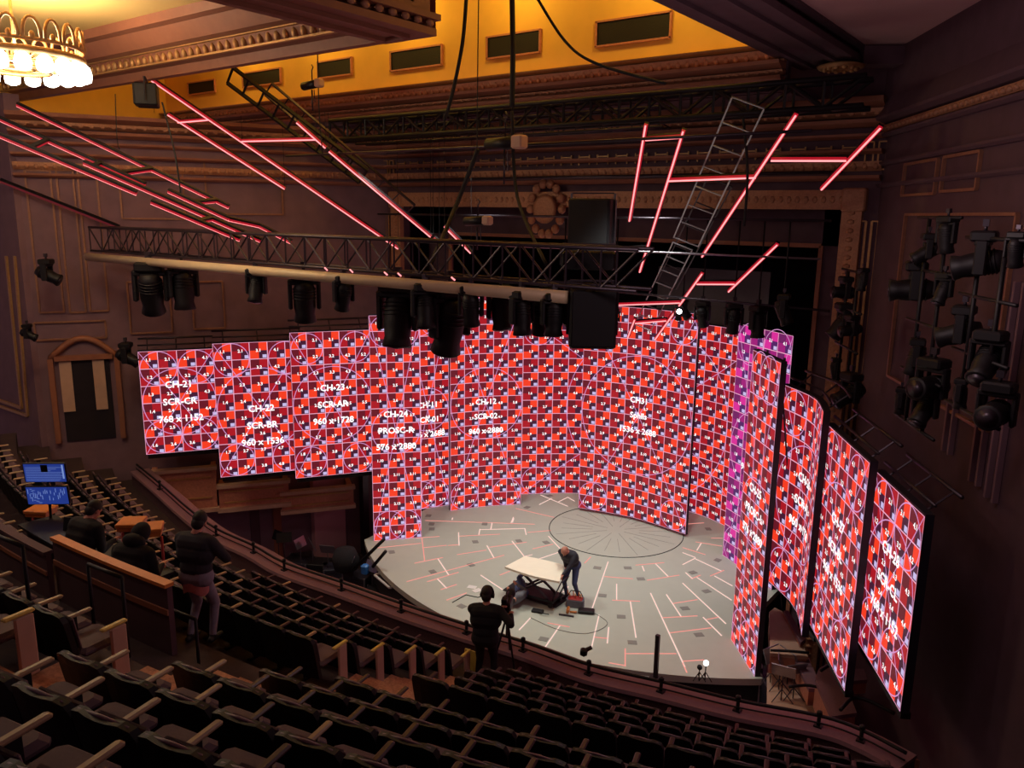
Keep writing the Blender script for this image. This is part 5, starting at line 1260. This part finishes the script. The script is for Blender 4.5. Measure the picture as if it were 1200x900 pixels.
# ================================================================== PIT CLUTTER
def case(P, d3, rz, label, m_='black'):
    root = empty('road_case', P, rz, label, 'road case', 'road cases in the pits'); P = Vector(P); Z = Matrix.Rotation(rz, 3, 'Z')
    MB().box(P+Vector((0, 0, d3[2]*.4)), (d3[0], d3[1], d3[2]*.8), Z).build('case_body', M[m_], root); MB().box(P+Vector((0, 0, d3[2]*.9)), (d3[0]*1.02, d3[1]*1.02, d3[2]*.2), Z, 0, .02).build('lid', M[m_], root)
    g = MB()
    for sx in (-1, 1):
        for sy in (-1, 1): g.bar(P+Z@Vector((sx*d3[0]/2, sy*d3[1]/2, 0)), P+Z@Vector((sx*d3[0]/2, sy*d3[1]/2, d3[2])), .04, .04)
    g.build('corner_trim', M['alu'], root)
def mstand(P, h, label, rz=0.):
    root = empty('music_stand', P, rz, label, 'music stand', 'music stands in the pit'); P = Vector(P); Z = Matrix.Rotation(rz, 3, 'Z')
    MB().tube([P, P+Vector((0, 0, h))], .014, 6).build('pole', M['steel'], root)
    MB().box(P+Vector((0, 0, h+.12)), (.48, .02, .32), Z@Matrix.Rotation(-.4, 3, 'X')).build('desk', M['alu' if rz > 1 else 'black'], root)
    for a in range(3): MB().tube([P+Vector((0, 0, .25)), P+Vector((.25*math.cos(a*2.09), .25*math.sin(a*2.09), .01))], .011, 5).build('leg', M['steel'], root)
FZ = -1.6
for k, (x, y, zz, d3, rz, m_) in enumerate([(350, 655, -.9, (.9, .6, .9), .3, 'casing'), (354, 650, -.9, (.7, .5, .7), 1.0, 'steel'), (372, 657, -.9, (.8, .6, .8), .5, 'black'), (398, 662, -.9, (1.0, .6, 1.0), .9, 'casing'), (420, 672, -.9, (.8, .5, .8), .2, 'steel'), (447, 690, -.9, (.9, .5, .6), .6, 'black'),
                                              (912, 800, .0, (.6, .5, 1.5), .7, 'casing'), (905, 790, .0, (.5, .5, 1.6), .7, 'black')]):
    P = pz(x, y, zz); P.z = FZ; d3 = (d3[0], d3[1], zz-FZ)
    case(P, d3, rz, '%s road case, %s of those %s' % ('dark' if m_ != 'steel' else 'grey', ORD[k if k < 6 else k-6], 'in the left pit counted rightwards' if k < 6 else 'at the right corner of the deck'), m_)
for k, (x, y, zz, h) in enumerate([(326, 632, -.5, 1.1), (333, 634, -.4, 1.2), (352, 640, -.4, 1.2), (366, 642, -.4, 1.2), (384, 648, -.4, 1.2), (402, 655, -.4, 1.2), (414, 660, -.4, 1.2), (436, 668, -.4, 1.2)]):
    P = pz(x, y, zz); P.z = FZ; mstand(P, h, 'metal music stand in the left pit, %s counting rightwards' % ORD[k], k*.9)
for k, (x, y, zz) in enumerate([(905, 770, -.2), (915, 778, -.2), (925, 772, -.2), (918, 790, -.2), (932, 788, -.2)]):
    P = pz(x, y, .7); P.z = .1; mstand(P, .55, 'pale music stand in the right pit, %s counting rightwards' % ORD[k], 1.2+k*.7)
# black boom poles left of the deck
for k, (a_, c_, Y) in enumerate((((413, 668), (450, 632), -1.9), ((437, 664), (452, 646), -1.9))):
    g = MB().tube([pY(*a_, Y), pY(*c_, Y)], .05, 8); tag(g.build('boom_pole', M['black']), '%s black pole leaning against the left corner of the deck' % ('longer' if k == 0 else 'shorter'), 'pole')
P = pz(405, 655, -.3); g = MB().lathe([(.02, -.4), (.35, -.3), (.42, 0), (.3, .3), (.02, .36)], P, 16); tag(g.build('timpani_cover', M['blackcloth']), 'round black covered drum in the left pit beside the deck', 'drum')
P = pz(428, 667, -.4); g = MB().box(P, (.22, .22, .3), .3, 0, .04); g2 = g.build('work_lamp', M['blueplastic']); tag(g2, 'small blue plastic lamp box in the left pit', 'lamp')
root = empty('floor_frame', pz(459, 680, -.3), 0, 'white bordered rectangular frame lying beside the left edge of the deck', 'frame')
q = [pz(x, y, -.25) for x, y in ((439, 674), (448, 671), (466, 686), (457, 689))]; g = MB()
for i in range(4): g.bar(q[i], q[(i+1) % 4], .06, .04)
g.build('border', M['white'], root); MB().add([v-Vector((0, 0, .02)) for v in q], [(0, 1, 2, 3)]).build('mesh_panel', M['steel'], root)
